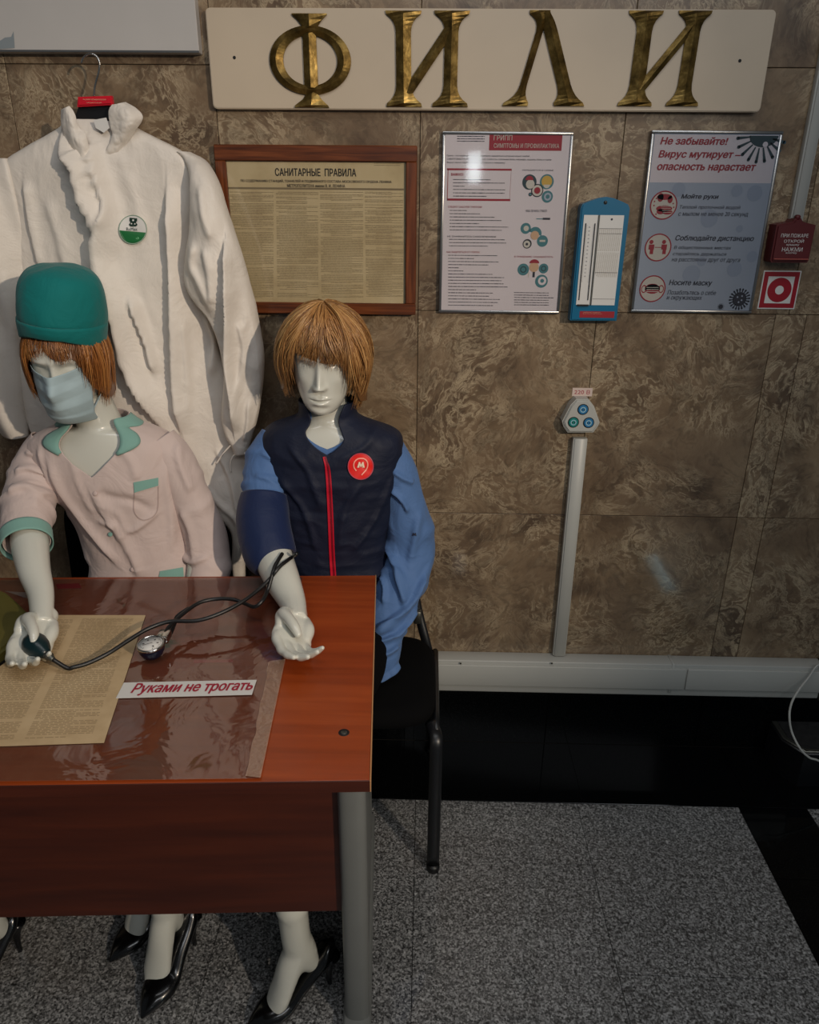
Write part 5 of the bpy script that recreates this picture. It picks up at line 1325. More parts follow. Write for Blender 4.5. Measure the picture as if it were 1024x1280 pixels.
# badge with metro emblem
def drape_disc(geo, c, rx, ry, off, k=36, inner=None, a0=0, a1=2 * PI, mats=None):
    rings = []
    for f in ((0.001, .5, 1.0) if inner is None else (inner, (inner + 1) / 2, 1.0)):
        rings.append(onsurf(geo, [(c[0] + rx * f * math.cos(t), c[1] + ry * f * math.sin(t)) for t in np.linspace(a0, a1, k, endpoint=abs(a1 - a0 - 2 * PI) > 1e-6)], off))
    return gridmesh(np.array(rings), abs(a1 - a0 - 2 * PI) < 1e-6)
bc = (451, 583)
b_ = obj('round_badge', J(drape_disc(vest_geo, bc, 16, 16.5, .004)), M['badge_red'], m2, label='round red badge with an M emblem')
obj('badge_rim', drape_disc(vest_geo, bc, 16.3, 16.8, .005, inner=.93), plain('badge_rim', srgb(190, 70, 90), .5), b_)
ring = [(445.5, 588.5), (443, 585), (442.3, 581), (443.5, 577), (447, 573.8), (451, 573), (455.5, 573.6), (459, 577), (459.8, 581.5), (458.5, 586), (455.5, 590), (452, 593.8)]
obj('badge_pin_line', ribbon(vest_geo, ring, 1.5, .006, 50), M['badge_line'], b_)
Mp = [(446.5, 584.5), (448.7, 577.5), (450.3, 577.5), (451.4, 581), (453, 577.5), (454.5, 577.5), (456, 584.5), (453.2, 584.5), (453, 581.5), (451.6, 584), (451.0, 584), (449.8, 581.5), (449.2, 584.5)]
P_ = onsurf(vest_geo, Mp, .006); obj('badge_letter', (P_, [tuple(range(len(P_)))]), M['badge_white'], b_, smooth=False)
# wig
def hem2(az):
    d = abs(math.degrees(az))
    if d < 36: ph = 80 + 5 * math.sin(az * 3 + .6)
    elif d < 60: ph = 80 + (d - 36) / 24 * 44
    elif d < 110: ph = 124 + (d - 60) / 50 * 12
    else: ph = 138
    return ph, 0.0
def hem2b(az):
    ph, q = hem2(az)
    return (ph + (10 if math.sin(az) > 0.5 else 0), q)
wig(HM2, (.103, .099, .125, .116), hem2b, 3800, 11, .0014, 4, (0.000, 0.012, 0.006), puff=.022, sweep=-.8, layer=.65, taper=.20, name='wig', mat=M['hair_blond'], parent=m2, tipin=.05)

# --- blood pressure monitor ------------------------------------------------
bp = thing('blood_pressure_monitor', 'dark blue arm cuff joined by black hoses to a dial gauge and rubber bulb', 'monitor', (-0.55, -0.62, 0.76))
Gc = garment_tube([(-.378, -.288, .945), (-.378, -.310, .915), (-.371, -.342, .882), (-.358, -.372, .850), (-.345, -.395, .828), (-.341, -.400, .823)], [(.054, .0535), (.060, .0585), (.0615, .059), (.061, .058), (.056, .053), (.040, .038)], 50, 64, .0018, 12, 3.0, rings=.0)
cu = obj('cuff', gridmesh(Gc, True), M['cuff'], bp); solid(cu, .003)
hz1 = [np.array(dpt(38, 801, .800)) + (np.array(dpt(68, 826, .786)) - np.array(dpt(38, 801, .800))) / np.linalg.norm(np.array(dpt(68, 826, .786)) - np.array(dpt(38, 801, .800))) * .074, dpt(84, 835, .768), dpt(92, 834, .768), dpt(110, 829, .768), dpt(135, 817, .774), dpt(160, 801, .782), dpt(185, 786, .790), dpt(212, 777, .795), dpt(245, 776, .795), dpt(272, 768, .800), dpt(300, 754, .808), dpt(322, 738, .818), None]
_fo = onsurf(fore, [(337, 724), (344, 715), (351, 707), (358, 701.5), (365, 696.5), (371, 692)], .006, -.455); _f2 = onsurf(fore, [(338, 727), (341, 716), (344, 707), (348, 700), (353, 692)], .006, -.455)
hz2 = [dpt(205, 794, .785), dpt(212, 783, .790), dpt(228, 768, .795), dpt(248, 754, .800), dpt(268, 749, .800), dpt(290, 749, .800), dpt(305, 754, .795), dpt(318, 758.5, .795), dpt(328, 751, .805), dpt(334, 739, .812)] + list(_f2)
hz1 = hz1[:-1] + list(_fo)
obj('hose', wire(hz1, .0042, 120, 12), M['rubber'], bp); obj('hose', wire(hz2, .0042, 120, 12), M['rubber'], bp)
obj('hose', wire([dpt(205, 803, .772), dpt(213, 792, .775), dpt(218, 780, .782), dpt(222, 770, .790), dpt(236, 760, .796)], .004, 40, 12), M['rubber'], bp)
gc = at(188.5, 806, z=.784)
def axc(c, prof, k=40, ax=(0, 0, 1)):
    ax = np.array(ax, float); ax /= np.linalg.norm(ax); t = np.cross(ax, [0.1, 1, 0.2]); t /= np.linalg.norm(t); b = np.cross(ax, t); th = np.linspace(0, 2 * PI, k, endpoint=False)
    return gridmesh(np.array([np.array(c) + ax * h + np.outer(np.cos(th) * r, t) + np.outer(np.sin(th) * r, b) for r, h in prof]), True, True, True)
ga = obj('gauge', axc(gc, [(.013, -.028), (.020, -.022), (.0245, -.012), (.0262, -.002), (.0262, .001)], ax=(0, -.08, 1)), plain('dark_blue_gauge', srgb(14, 22, 44), .25), bp)
obj('gauge_rim', axc(gc, [(.0270, -.001), (.0272, .002), (.0262, .0042), (.0240, .0044), (.0238, .002)], ax=(0, -.08, 1)), M['chrome'], ga)
obj('dial_face', axc(gc, [(.0240, .0020), (.0240, .0026)], ax=(0, -.08, 1)), M['white_print'], ga)
V = []; F = []
def dq(p0, p1, w_):
    p0 = np.array(p0); p1 = np.array(p1); d = (p1 - p0) / np.linalg.norm(p1 - p0); s = np.cross(d, [0, 0, 1]) * w_; k = len(V)
    V.extend([p0 - s, p0 + s, p1 + s, p1 - s]); F.append((k, k + 1, k + 2, k + 3))
for i in range(31):
    a = math.radians(-120 + i * 10 + 90 - 30); L_ = .0045 if i % 5 == 0 else .0025
    c_, s__ = math.cos(a), math.sin(a); f = lambda r: gc + np.array([c_ * r, s__ * r, .0030 + .0007 - s__ * r * -.08])
    dq(f(.021), f(.021 - L_), .00035)
for i in range(5):
    a = math.radians(-50 + i * 60); f = lambda r: gc + np.array([math.cos(a) * r, math.sin(a) * r, .0040])
    dq(f(.0155), f(.0115), .0013)
dq(gc + np.array([.003, .002, .0042]), gc + np.array([-.013, -.008, .0042]), .0006)
obj('dial_marks', (V, F), M['ink'], ga, smooth=False)
obj('gauge_neck', J(box(*[v for p in ((gc[0] + .002, gc[0] + .026), (gc[1] + .020, gc[1] + .052), (.772, .790)) for v in p], .004, 2)), M['chrome'], ga, autosmooth=40)
bc0, bc1 = np.array(dpt(38, 801, .800)), np.array(dpt(68, 826, .786))
d_ = (bc1 - bc0) / np.linalg.norm(bc1 - bc0)
bg = obj('bulb', axc(bc0, [(.004, -.012), (.006, -.009), (.009, -.006), (.0175, -.001), (.0225, .008), (.0235, .018), (.0215, .030), (.0165, .042), (.0105, .051), (.008, .056)], 36, d_), M['rubber_green'], bp)
obj('air_valve', axc(bc0 + d_ * .055, [(.0075, 0), (.0085, .002), (.0085, .010), (.0062, .011), (.0055, .020), (.003, .022)], 24, d_), M['silver_dark'], bg)

# ================================================================== MANNEQUIN, PINK SMOCK
m1 = thing('mannequin', 'white mannequin in a pink medical smock, teal cap and face mask, squeezing the bulb', 'mannequin', (-0.78, -0.35, 0.0))
HC1 = (-0.806, -0.262, 1.250)
HM1 = Rm(2, 9, -1, HC1)
hg1, HG1 = head_geo(HM1)
sec1 = [(0.46, -.735, -.235, .165, .115, 2.4), (0.60, -.725, -.225, .155, .110, 2.3), (0.72, -.712, -.212, .138, .100, 2.3), (0.80, -.722, -.206, .134, .100, 2.4), (0.88, -.738, -.202, .140, .105, 2.5),
        (0.96, -.762, -.202, .160, .108, 2.6), (1.02, -.776, -.206, .172, .100, 2.5), (1.055, -.779, -.212, .163, .088, 2.4), (1.078, -.777, -.218, .132, .076, 2.2), (1.094, -.773, -.222, .098, .066, 2.0), (1.108, -.771, -.225, .072, .060, 2.0), (1.130, -.772, -.228, .062, .058, 2.0)]
TS1 = Tor(smooth_secs(sec1, 90))
bodyT1 = Tor([(z, cx, cy, hw - .009, hd - .009, sq) for z, cx, cy, hw, hd, sq in TS1.s if z < 1.10])
Gb1 = torso_grid(bodyT1, 0.50, lambda p: 1.090, 48, 60)
fC = foot((-.690, -.782), (-.592, -.625)); fD = foot((-.985, -.915), (-.905, -.755))
neck1 = [tube([(-.772, -.215, 1.045), (-.774, -.222, 1.10), (-.785, -.240, 1.17)], [(.072, .064), (.051, .053), (.047, .050)], 20, 32)]
V1, F1 = mannequin_body(Gb1, neck1, [tube([(-.665, -.21, 1.010), (-.605, -.215, .93), (-.565, -.230, .82), (-.560, -.29, .70), (-.60, -.38, .60)], [.034, .036, .034, .030, .026], 40, 20, round_ends=True),
                                  tube([(-.885, -.215, 1.000), (-.925, -.29, .95), (-.905, -.36, .89), (-.890, -.41, .868)], [.034, .036, .038, .038], 24, 20, round_ends=True)],
                        [leg(-.66, fC[3], -.64), leg(-.80, fD[3], -.90), fC[0], fD[0]], [ell((-.73, -.20, .545), (.155, .115, .09), 14, 24)])
wr1 = np.array([-.770, -.622, .796])
Hg1, L1 = hand_geo(wr1, (0.10, -1, -0.12), (0.30, 0.10, 0.94), curl=[(4, 20, 16), (8, 24, 18), (12, 28, 20), (16, 30, 22)], lat=28, spread=.8, sc=1.10, mirror=-1,
                   thumb=[(.012, .018, .006), (.034, .020, .022), (.058, .008, .033), (.080, -.004, .036), (.095, -.010, .032)])
fore1 = tube([(-.900, -.385, .885), (-.886, -.420, .868), (-.848, -.490, .842), (-.806, -.555, .818), tuple(wr1 + np.array([.004, -.02, -.001]))], [(.040, .040), (.040, .039), (.034, .033), (.027, .025), (.0225, .019)], 30, 32, ref=(.9, 0, .4))
fA1 = remesh(J(Hg1, fore1), 0.0021, 5)
hl1, _q = hand_geo((-.60, -.385, .60), (.0, -1, -.2), (-.3, 0, -1), sc=0.95, mirror=-1)
obj('body', J((V1, F1), hg1, fA1, remesh(hl1, .003, 4)), M['skin'], m1)
for f in (fC, fD):
    sh_ = obj('shoe', f[1], M['patent'], m1, label='black pointed stiletto pump'); obj('stiletto_heel', f[2], M['patent'], sh_)
# smock
def vsm(p):
    return vcut(1.118, 0.992, 0.66 if p < 0 else 0.86, 0.85)(p)
Gm = torso_grid(TS1, 0.60, vsm, 200, 170, 0.003)
ph1 = np.linspace(-PI, PI, 200, endpoint=False)[None, :]
fz = [(pxz([(60, 572), (76, 612), (98, 645), (118, 668), (150, 705)], -.3), .012, .014, .006), (pxz([(90, 570), (104, 610), (118, 640)], -.3), .004, .008, .006),
      (pxz([(116, 604), (128, 632), (146, 660), (168, 698), (176, 720)], -.3), .010, .018, .005), (pxz([(125, 650), (146, 655), (158, 672)], -.3), .006, .008, .008),
      (pxz([(122, 612), (140, 618), (168, 625), (190, 640)], -.3), -.007, .010, .010), (pxz([(130, 628), (150, 640), (165, 662), (200, 640)], -.3), .006, .010, .006),
      (pxz([(205, 560), (200, 600), (206, 640), (212, 690)], -.3), .007, .010, .006), (pxz([(70, 645), (84, 680), (105, 716)], -.3), .008, .012, .010), (pxz([(150, 560), (165, 580), (172, 600)], -.3), .005, .010, .01),
      (pxz([(45, 560), (60, 600), (70, 640)], -.3), .007, .010, .006)]
H = crinkle(Gm, .0055, 7, 4.0) * np.clip((1.10 - Gm[..., 2]) / .06, .2, 1) + foldfield(Gm, fz) * (np.cos(ph1) > 0)
Gm = push(Gm, H)
msl = garment_tube([(-.900, -.212, 1.040), (-.925, -.225, 1.000), (-.937, -.268, .955), (-.928, -.325, .918), (-.908, -.385, .888), (-.893, -.418, .872)], [(.050, .052), (.058, .056), (.058, .056), (.055, .054), (.051, .050), (.049, .048)], 80, 72, .0035, 10, 7.0, rings=.006, band=[(.30, .03, 0.5), (.40, .028, 1.2), (.50, .03, 0.2), (.62, .03, 2.4)])
msr = garment_tube([(-.645, -.208, 1.050), (-.612, -.213, 1.000), (-.590, -.218, .940), (-.566, -.222, .870), (-.545, -.232, .800), (-.536, -.262, .730), (-.545, -.32, .66)], [(.046, .050), (.050, .052), (.048, .050), (.050, .050), (.053, .050), (.052, .048), (.046, .044)], 90, 72, .0040, 9, 11.0, rings=.005, band=[(.25, .04, 2.), (.42, .03, 0.5), (.78, .03, 1.0)])
msl = afold(msl, [([(6, 600), (25, 597), (50, 612)], .012, .009, .004), ([(10, 615), (30, 612), (54, 628)], .012, .009, .004), ([(10, 580), (28, 586), (48, 604)], .010, .008, .004), ([(15, 650), (32, 644), (55, 652)], .004, .008, .006)], -.35)
msr = afold(msr, [([(194, 622), (203, 638), (212, 656)], .011, .009, .004), ([(216, 690), (236, 702), (262, 694)], .010, .009, .005), ([(212, 560), (222, 590), (236, 620)], .009, .012, .006), ([(224, 640), (236, 665), (244, 700)], .008, .012, .006)], -.28)
smock_geo = J(gridmesh(Gm, True), gridmesh(msl, True), gridmesh(msr, True))
solid(obj('smock', smock_geo, M['smock'], m1), .0022)
# mint trim: sleeve band, collar, pocket edge, hem
a = tubegrid([(-.9055, -.395, .8825), (-.890, -.425, .868)], [(.0560, .0550), (.0545, .0535)], 8, 72)
solid(obj('sleeve_band', gridmesh(a, True), M['teal_trim'], m1, label='mint green sleeve band'), .002)
for s_ in (-1, 1):
    p0_ = 0.66 if s_ < 0 else 0.86
    f_ = [0.38, 0.62, 0.85, 1.0, 1.5, 2.2]; wd_ = [.03, .26, .26, .18, .12, .10]; dz_ = [.004, .010, .016, .020, .022, .022]
    pi = [(s_ * math.degrees(p0_ * q), vsm(s_ * p0_ * q) + .002) for q in f_]
    po = [(s_ * math.degrees(p0_ * q + w_), vsm(s_ * p0_ * q) - d_) for q, w_, d_ in zip(f_, wd_, dz_)]
    solid(obj('collar', leafgeo(TS1, pi, po, .008), M['teal_trim'], m1, label='mint green smock collar'), .0022)
obj('pocket_trim', patch(smock_geo, ((167, 603), (198, 597), (198, 607), (168, 616)), 12, 6, .004), M['teal_trim'], m1, label='mint green pocket trim')
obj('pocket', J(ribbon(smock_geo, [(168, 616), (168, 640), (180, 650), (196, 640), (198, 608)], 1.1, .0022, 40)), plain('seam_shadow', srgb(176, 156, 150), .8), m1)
obj('hem_trim', patch(smock_geo, ((200, 714), (229, 709), (230, 722), (198, 724)), 8, 4, .004), M['teal_trim'], m1, label='mint green hem trim')
for px, py in ((119, 617), (138, 668), (166, 712)):
    p = onsurf(smock_geo, [(px, py)], .004)[0]; obj('button', cyl(p, .0055, .002, (0.0, -.9, .35), 16, .0006), M['teal_trim'] if py == 668 else plain('pink_button', srgb(196, 176, 170), .4), m1)
obj('skirt', J(tube([(-.73, -.21, .50), (-.73, -.21, .62)], [(.18, .13), (.165, .12)], 10, 40), tube([(-.67, -.22, .55), (-.65, -.45, .56), (-.64, -.62, .55)], [.09, .08, .066], 20, 24), tube([(-.80, -.22, .55), (-.86, -.45, .56), (-.90, -.62, .55)], [.09, .08, .066], 20, 24)), M['skirt'], m1)
# cap (crown + band), mask, wig under the cap
CM = HM1 @ Matrix.Translation((-0.002, 0.012, 0.044)) @ Matrix.Rotation(math.radians(9), 4, 'Y') @ Matrix.Diagonal((.96, .97, 1.14, 1)) @ Matrix.Rotation(math.radians(-6), 4, 'X')
def ringz(rows, n=56, wob=0.0, front=0.0):
    G = []
    for (z, rx, ry, cy) in rows:
        th = np.linspace(0, 2 * PI, n, endpoint=False); r = 1 + wob * np.sin(th * 3 + z * 40)
        G.append(np.stack([np.sin(th) * rx * r, -np.cos(th) * ry * r + cy, np.full(n, z) + front * np.cos(th) * -1], 1))
    return np.array(G)
Gk = ringz([(.036, .088, .104, 0), (.050, .0920, .1105, 0), (.080, .0900, .108, 0.003), (.108, .0840, .100, .006), (.128, .072, .086, .009), (.138, .050, .062, .012), (.142, .024, .030, .014), (.143, .004, .006, .014)], 72, .012, 0.0)
Gk = spline(Gk.reshape(8, -1), 44).reshape(44, 72, 3)
Gk = push(Gk, crinkle(Gk, .003, 12, 2.2, (1, 1, 1)))
obj('cap', T(gridmesh(Gk, True, False, True), CM), M['cap'], m1, label='teal cotton medical cap')
Gq = ringz([(.000, .0885, .106, 0), (.004, .0905, .109, 0), (.020, .0925, .1115, 0), (.036, .0940, .1130, 0), (.044, .0935, .1125, 0), (.045, .091, .110, 0)], 72, .004, 0.0)
lift = 0.020 * np.clip(-Gq[..., 1] / .1, 0, 1) ** 1.5; Gq[..., 2] += (lift - .010 * np.clip(Gq[..., 1] / .1, 0, 1)) * np.clip(1 - Gq[..., 2] / .045, 0, 1)
solid(obj('cap_band', T(gridmesh(Gq, True), CM), M['cap'], m1), .003)
def hem1(az):
    d = abs(math.degrees(az))
    if d < 34: return (63 + 15 * min(1, abs(math.degrees(az) + 12) / 34) + 2 * math.sin(az * 9), 0)
    if d < 56: return (68 + (d - 34) / 22 * 50, 0)
    return (118 + (20 if az > 0 else 16) * min(1, (d - 56) / 25), 0)
wig(HM1, (.087, .106, .112, .112), hem1, 2200, 10, .0014, 9, (0.0, 0.010, 0.004), puff=.010, sweep=.3, layer=.4, taper=.10, name='wig', mat=M['hair_auburn'], parent=m1, tipin=.06)
# face mask: pleated sheet over nose, cheeks and chin
nv, nu = 60, 60; Gk = np.zeros((nv, nu, 3))
for i in range(nv):
    v = i / (nv - 1); z = 0.004 - v * 0.122
    hw_ = 0.068 - 0.010 * abs(v - .45) - 0.012 * v
    for j in range(nu):
        s = -1 + 2 * j / (nu - 1); x = s * hw_
        nose = 0.030 * math.exp(-(x / 0.018) ** 2) * math.exp(-((v - .28) / .30) ** 2)
        yy = -0.094 + 0.050 * abs(s) ** 2.2 - nose * .75 - 0.006 * math.exp(-((v - .6) / .3) ** 2) + (0.020 * max(0, v - .82) / .18)
        pl_ = 0.0046 * (abs(((v * 3.2 + .15 * abs(s)) % 1) - .5) * 2) * (1 - .3 * abs(s))
        Gk[i, j] = (x, yy - pl_ + (0.0), z - .010 * abs(s) ** 2 * (v - .5) * 2)
Gk[..., 1] += crinkle(Gk, .0012, 28, 1, (1, 1, 1))
mk = solid(obj('face_mask', T(gridmesh(Gk[:, ::-1], False), HM1), M['mask'], m1, label='pale blue pleated medical mask'), .0015)
for s_ in (-1, 1):
    obj('ear_loop', T(wire([(s_ * .060, -.050, -.004), (s_ * .073, -.02, .002), (s_ * .079, .012, -.005), (s_ * .072, -.01, -.055), (s_ * .050, -.050, -.100)], .0014, 40, 8), HM1), M['mask'], mk)

# ================================================================== HANGING COVERALL
cv = thing('coverall', 'white protective coverall hanging on a wall hanger behind the two mannequins', 'coverall', (-0.7, -0.06, 0.62))
def flat_tube(rows, yc, hd, n, seg, sq=2.6):
    """rows (py, pxL, pxR) ; yc, hd depth centre and half depth (scalar or per row)"""
    k = len(rows); yc = [yc] * k if np.isscalar(yc) else yc; hd = [hd] * k if np.isscalar(hd) else hd
    R = []
    for (py, a, b), y, h in zip(rows, yc, hd):
        A = at(a, py, y); B = at(b, py, y); R.append((A[0], A[2], B[0], B[2], y, h))
    R = spline(np.array(R), n); th = np.linspace(0, 2 * PI, seg, endpoint=False) + PI / 2
    c = np.sign(np.cos(th)) * abs(np.cos(th)) ** (2 / sq); s = np.sign(np.sin(th)) * abs(np.sin(th)) ** (2 / sq)
    G = np.zeros((n, seg, 3))
    for i, (xa, za, xb, zb_, y, h) in enumerate(R):
        t = (c + 1) / 2; G[i, :, 0] = xa + (xb - xa) * t; G[i, :, 2] = za + (zb_ - za) * t; G[i, :, 1] = y - s * h
    return G
YC = -.10
def F_(pts, a, wr_, wl): return (pxz(pts, YC), a, wr_, wl)
ft = [F_([(77, 160), (82, 194), (97, 214), (105, 250), (122, 287), (121, 316), (126, 340), (143, 380), (153, 430), (164, 466), (187, 506), (206, 536)], .048, .050, .003),
      F_([(111, 172), (118, 205), (127, 232), (136, 262), (128, 285)], .018, .018, .003),
      F_([(208, 235), (213, 300), (215, 345), (218, 430), (221, 490), (230, 540)], .034, .034, .003),
      F_([(166, 372), (176, 400), (188, 435), (196, 466)], .022, .016, .003), F_([(140, 365), (150, 400), (160, 440)], .008, .008, .006),
      F_([(60, 250), (75, 300), (85, 340)], .006, .014, .010), F_([(255, 395), (266, 430), (262, 470)], .010, .012, .006), F_([(232, 400), (236, 450), (240, 520)], .006, .008, .006),
      F_([(150, 190), (165, 240), (180, 290)], .006, .016, .014), F_([(30, 225), (38, 280), (52, 340)], .012, .018, .004),
      F_([(252, 600), (275, 625), (300, 650), (300, 700)], .008, .010, .010), F_([(270, 560), (290, 600), (300, 640)], .008, .012, .006)]
rt_ = [(150, 84, 160), (160, 76, 172), (172, 56, 195), (188, 28, 226), (205, 6, 243), (230, 2, 246), (280, 12, 246), (330, 20, 248), (380, 20, 264), (410, 20, 270), (440, 24, 274), (480, 28, 290), (540, 42, 302), (580, 80, 318), (606, 190, 320), (626, 246, 319), (644, 272, 315), (664, 290, 311), (700, 291, 308), (722, 292, 307), (760, 292, 306)]
yc_ = [-.062] * 12 + [-.066, -.07, -.075, -.08, -.09, -.09, -.09, -.09, -.09]; hd_ = [.016, .026, .032, .036, .040, .042, .044, .046, .046, .046, .046, .046, .044, .042, .04, .036, .03, .026, .022, .02, .016]
Gt = flat_tube(rt_, yc_, hd_, 260, 300)
H = (foldfield(Gt, ft) * 1.0)
front = (Gt[..., 1] < np.array(spline(np.array(yc_), 260))[:, :1])
Gt[..., 1] -= (H + crinkle(Gt, .0075, 8, 3.0, (1, 1, .5)) + crinkle(Gt, .0020, 22, 5.0, (1, 1, .6))) * front
torso_geo = gridmesh(Gt, True, True, True)
tp = obj('torso', torso_geo, M['tyvek'], cv)
rs = [(190, 222, 238), (200, 232, 256), (215, 238, 267), (235, 240, 276), (262, 240, 284), (290, 238, 294), (318, 234, 304), (345, 232, 311), (362, 236, 315), (378, 246, 319), (395, 260, 322), (415, 270, 326), (440, 277, 330), (465, 281, 330), (490, 280, 328), (520, 278, 323), (542, 283, 317), (556, 290, 313), (566, 294, 310)]
Gr = flat_tube(rs, [-.065] * 2 + [-.085, -.10] + [-.112] * 15, [.02, .03, .036, .042, .045, .048, .05, .05, .048, .045, .042, .038, .036, .034, .032, .03, .028, .024, .018], 170, 130, 2.3)
YC = -.14
fr_ = [F_([(284, 300), (286, 340), (286, 400), (284, 450), (291, 500), (293, 540)], .034, .020, .003), F_([(245, 300), (240, 330), (250, 350), (268, 390)], .012, .012, .010),
       F_([(258, 310), (264, 340), (268, 380)], .010, .012, .006), F_([(300, 400), (306, 440), (296, 500)], .008, .010, .006), F_([(250, 230), (258, 270), (268, 300)], .008, .012, .008), F_([(312, 500), (310, 530), (305, 552)], .008, .008, .005)]
fm = (Gr[..., 1] < -.08)
Gr[..., 1] -= (foldfield(Gr, fr_) + crinkle(Gr, .008, 11, 8.0) + crinkle(Gr, .0030, 27, 1.0)) * fm
slv = obj('sleeve', gridmesh(Gr, True, True, True), M['tyvek'], cv)
obj('sleeve', (lambda G: gridmesh(G, True, True, True))((lambda G: (G.__setitem__((Ellipsis, 1), G[..., 1] - (crinkle(G, .004, 12, 4.0) + .012 * np.sin(G[..., 0] * 60 + G[..., 2] * 8)) * (G[..., 1] < -.06)), G)[1])(
    flat_tube([(198, -25, 10), (215, -36, 18), (250, -50, 26), (300, -64, 36), (350, -68, 40), (390, -64, 30), (430, -52, 26), (470, -40, 28), (505, -26, 30), (530, -10, 34), (545, 0, 36)], -.080, [.02, .034, .04, .044, .046, .044, .042, .04, .036, .03, .02], 110, 90, 2.4))), M['tyvek'], cv)
for pts in ([(297, 566), (291, 571), (288, 580), (289, 590)], [(303, 564), (309, 569), (316, 573)], [(289, 556), (280, 566), (270, 580)]):
    obj('cuff_tie', wire([at(a, b, -.13) for a, b in pts], .0022, 20, 8), M['tyvek'], slv)
# collar leaves
def leaf(inner, outer, y0, y1, bulge, n=90, m=44, seed=0):
    a = spline(np.array(inner, float), n); b = spline(np.array(outer, float), n); G = np.zeros((n, m, 3))
    for i in range(n):
        for j in range(m):
            t = j / (m - 1); q = a[i] * (1 - t) + b[i] * t; y = y0 * (1 - t) + y1 * t - bulge * math.sin(PI * t) * math.sin(PI * min(1, .15 + i / n))
            G[i, j] = at(q[0], q[1], y)
    G[..., 1] += crinkle(G, .004, 20, seed, (1, 1, 1)) + crinkle(G, .002, 55, seed, (1, 1, 1)); return gridmesh(G, False)
solid(obj('collar', leaf([(86, 132), (93, 142), (98, 158), (107, 168), (112, 190), (118, 222), (128, 250)], [(75, 137), (76, 158), (82, 178), (90, 196), (100, 222), (108, 245), (120, 268)], -.125, -.115, .018, seed=1), M['tyvek'], cv), .0015)
solid(obj('collar', leaf([(140, 131), (136, 140), (138, 158), (140, 170), (132, 190), (126, 210)], [(156, 128), (170, 136), (178, 147), (168, 164), (152, 188), (134, 214)], -.105, -.095, .020, seed=6), M['tyvek'], cv), .0015)
solid(obj('collar', leaf([(98, 158), (112, 158), (128, 150), (138, 146)], [(106, 176), (118, 182), (130, 180), (140, 172)], -.085, -.095, .004, seed=3), M['tyvek'], cv), .0015)
obj('neck_label', prism([tuple(at(a, b, -.105)) for a, b in ((117, 150), (133, 147), (137, 160), (130, 166), (120, 160))], (0, -1, 0), .001), M['white_print'], cv, smooth=False)
# badge on the chest
bt = BVHTree.FromPolygons([tuple(v) for v in torso_geo[0]], [tuple(f) for f in torso_geo[1]])
c0 = (166, 287)
bdg = obj('round_badge', drape_disc(torso_geo, c0, 17.5, 18, .004), M['white_print'], cv, label='round white badge with a green lower part')
obj('badge_rim', drape_disc(torso_geo, c0, 17.8, 18.4, .005, inner=.95), plain('badge_rim_grey', srgb(120, 150, 130), .6), bdg)
seg_ = [(c0[0] + 16.5 * math.cos(a), c0[1] + 17 * math.sin(a)) for a in np.linspace(.22, PI - .05, 24)]
P_ = onsurf(torso_geo, seg_, .0055); obj('badge_green_field', (P_, [tuple(range(len(P_)))]), M['green_print'], bdg, smooth=False)
for q in ([(162, 272), (171.5, 273), (171.5, 276), (170, 278), (172, 281), (170, 283), (163, 283), (161, 281), (163, 278), (161.8, 276)],):
    P_ = onsurf(torso_geo, q, .0055); obj('badge_emblem', (P_, [tuple(range(len(P_)))]), M['logo_green'], bdg, smooth=False)
for q in ((166.5, 275.3, 1.3), (164.4, 279.6, .9), (168.6, 279.9, .9)): obj('emblem_dot', drape_disc(torso_geo, q[:2], q[2], q[2], .0065, 12), M['white_print'], bdg)
e0 = at(159, 287.5, -.13); 
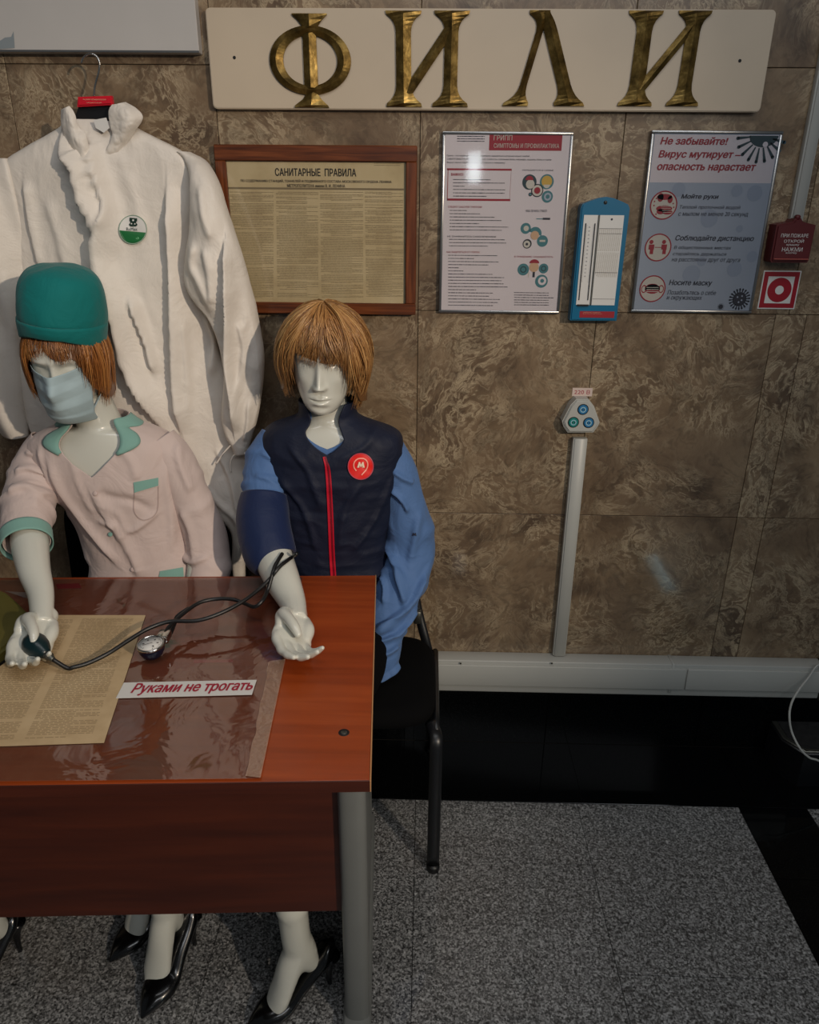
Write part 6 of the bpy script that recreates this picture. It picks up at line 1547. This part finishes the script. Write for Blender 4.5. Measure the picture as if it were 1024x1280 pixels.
def stext(b, x0, y0, x1, y1, m, off=.0065):
    p = onsurf(torso_geo, [(x0, y1), (x1, y1), (x0, y0)], off); ux = p[1] - p[0]; w_ = np.linalg.norm(ux); ux /= w_; uy = np.array([0, 0, 1.0]) - ux * ux[2]; uy /= np.linalg.norm(uy)
    text('badge_lettering', b, p[0], ux, uy, w_, (p[2] - p[0])[2], m, bdg, bold=.01)
stext('RuMax', 158.5, 284.3, 172, 288.2, M['logo_green']); stext('5 6', 162, 294, 174, 299, plain('pale_green_print', srgb(110, 180, 130), .6))
# hanger
hgr = thing('clothes_hanger', 'black hanger with a red tag and metal hook holding the white coverall', 'hanger', (-0.73, -0.07, 1.7))
obj('hook', wire([at(q[0], q[1], -.075) for q in ((102, 79), (104, 73), (109, 68.5), (115, 67.5), (121, 71), (124.5, 79), (123.5, 90), (120.5, 101), (118.5, 110), (117.5, 121))], .0022, 70, 10), M['chrome'], hgr)
YG = -.082
obj('neck', prism([(at(a, b, YG)[0], YG + .012, at(a, b, YG)[2]) for a, b in ((99, 128), (136, 127), (138, 150), (140, 172), (96, 172), (92, 150))], (0, -1, 0), .012, .003, 2), M['black_plastic'], hgr, autosmooth=40)
for s_, q in ((-1, [(104, 160), (70, 180), (25, 204)]), (1, [(132, 160), (170, 176), (225, 198)])):
    obj('shoulder_arm', tube([(at(a, b, -.065)[0], -.065, at(a, b, -.065)[2] - .012) for a, b in q], [(.012, .008)] * 3, 16, 12), M['black_plastic'], hgr)
tg_ = obj('red_tag', prism([(at(a, b, YG - .012)[0], YG, at(a, b, YG - .012)[2]) for a, b in ((97, 121), (139, 119.5), (140.5, 131), (96, 133.5))], (0, -1, 0), .013, .003, 2), M['red_tag'], hgr, label='red plastic tag', autosmooth=40)
for (y_, a, b, s_) in ((123.5, 104, 133, 'РАЗМЕР КОМБИНЕЗОНА'), (127.5, 108, 127, 'ЗАЩИТНЫЙ')): wtext('tag_lettering', s_, a, y_, b, y_ + 1.6, YG - .0135, M['skin_print'], tg_)

for o_ in list(COL.objects):
    if o_.parent is None and 'category' in o_:
        g_ = {'visitor_chair': 'visitor chairs behind the desk', 'mannequin': 'seated mannequins at the desk', 'framed_poster': 'silver framed posters on the wall', 'cable_conduit': 'white wall conduits'}.get(o_.name.split('.')[0])
        if g_: o_['group'] = g_
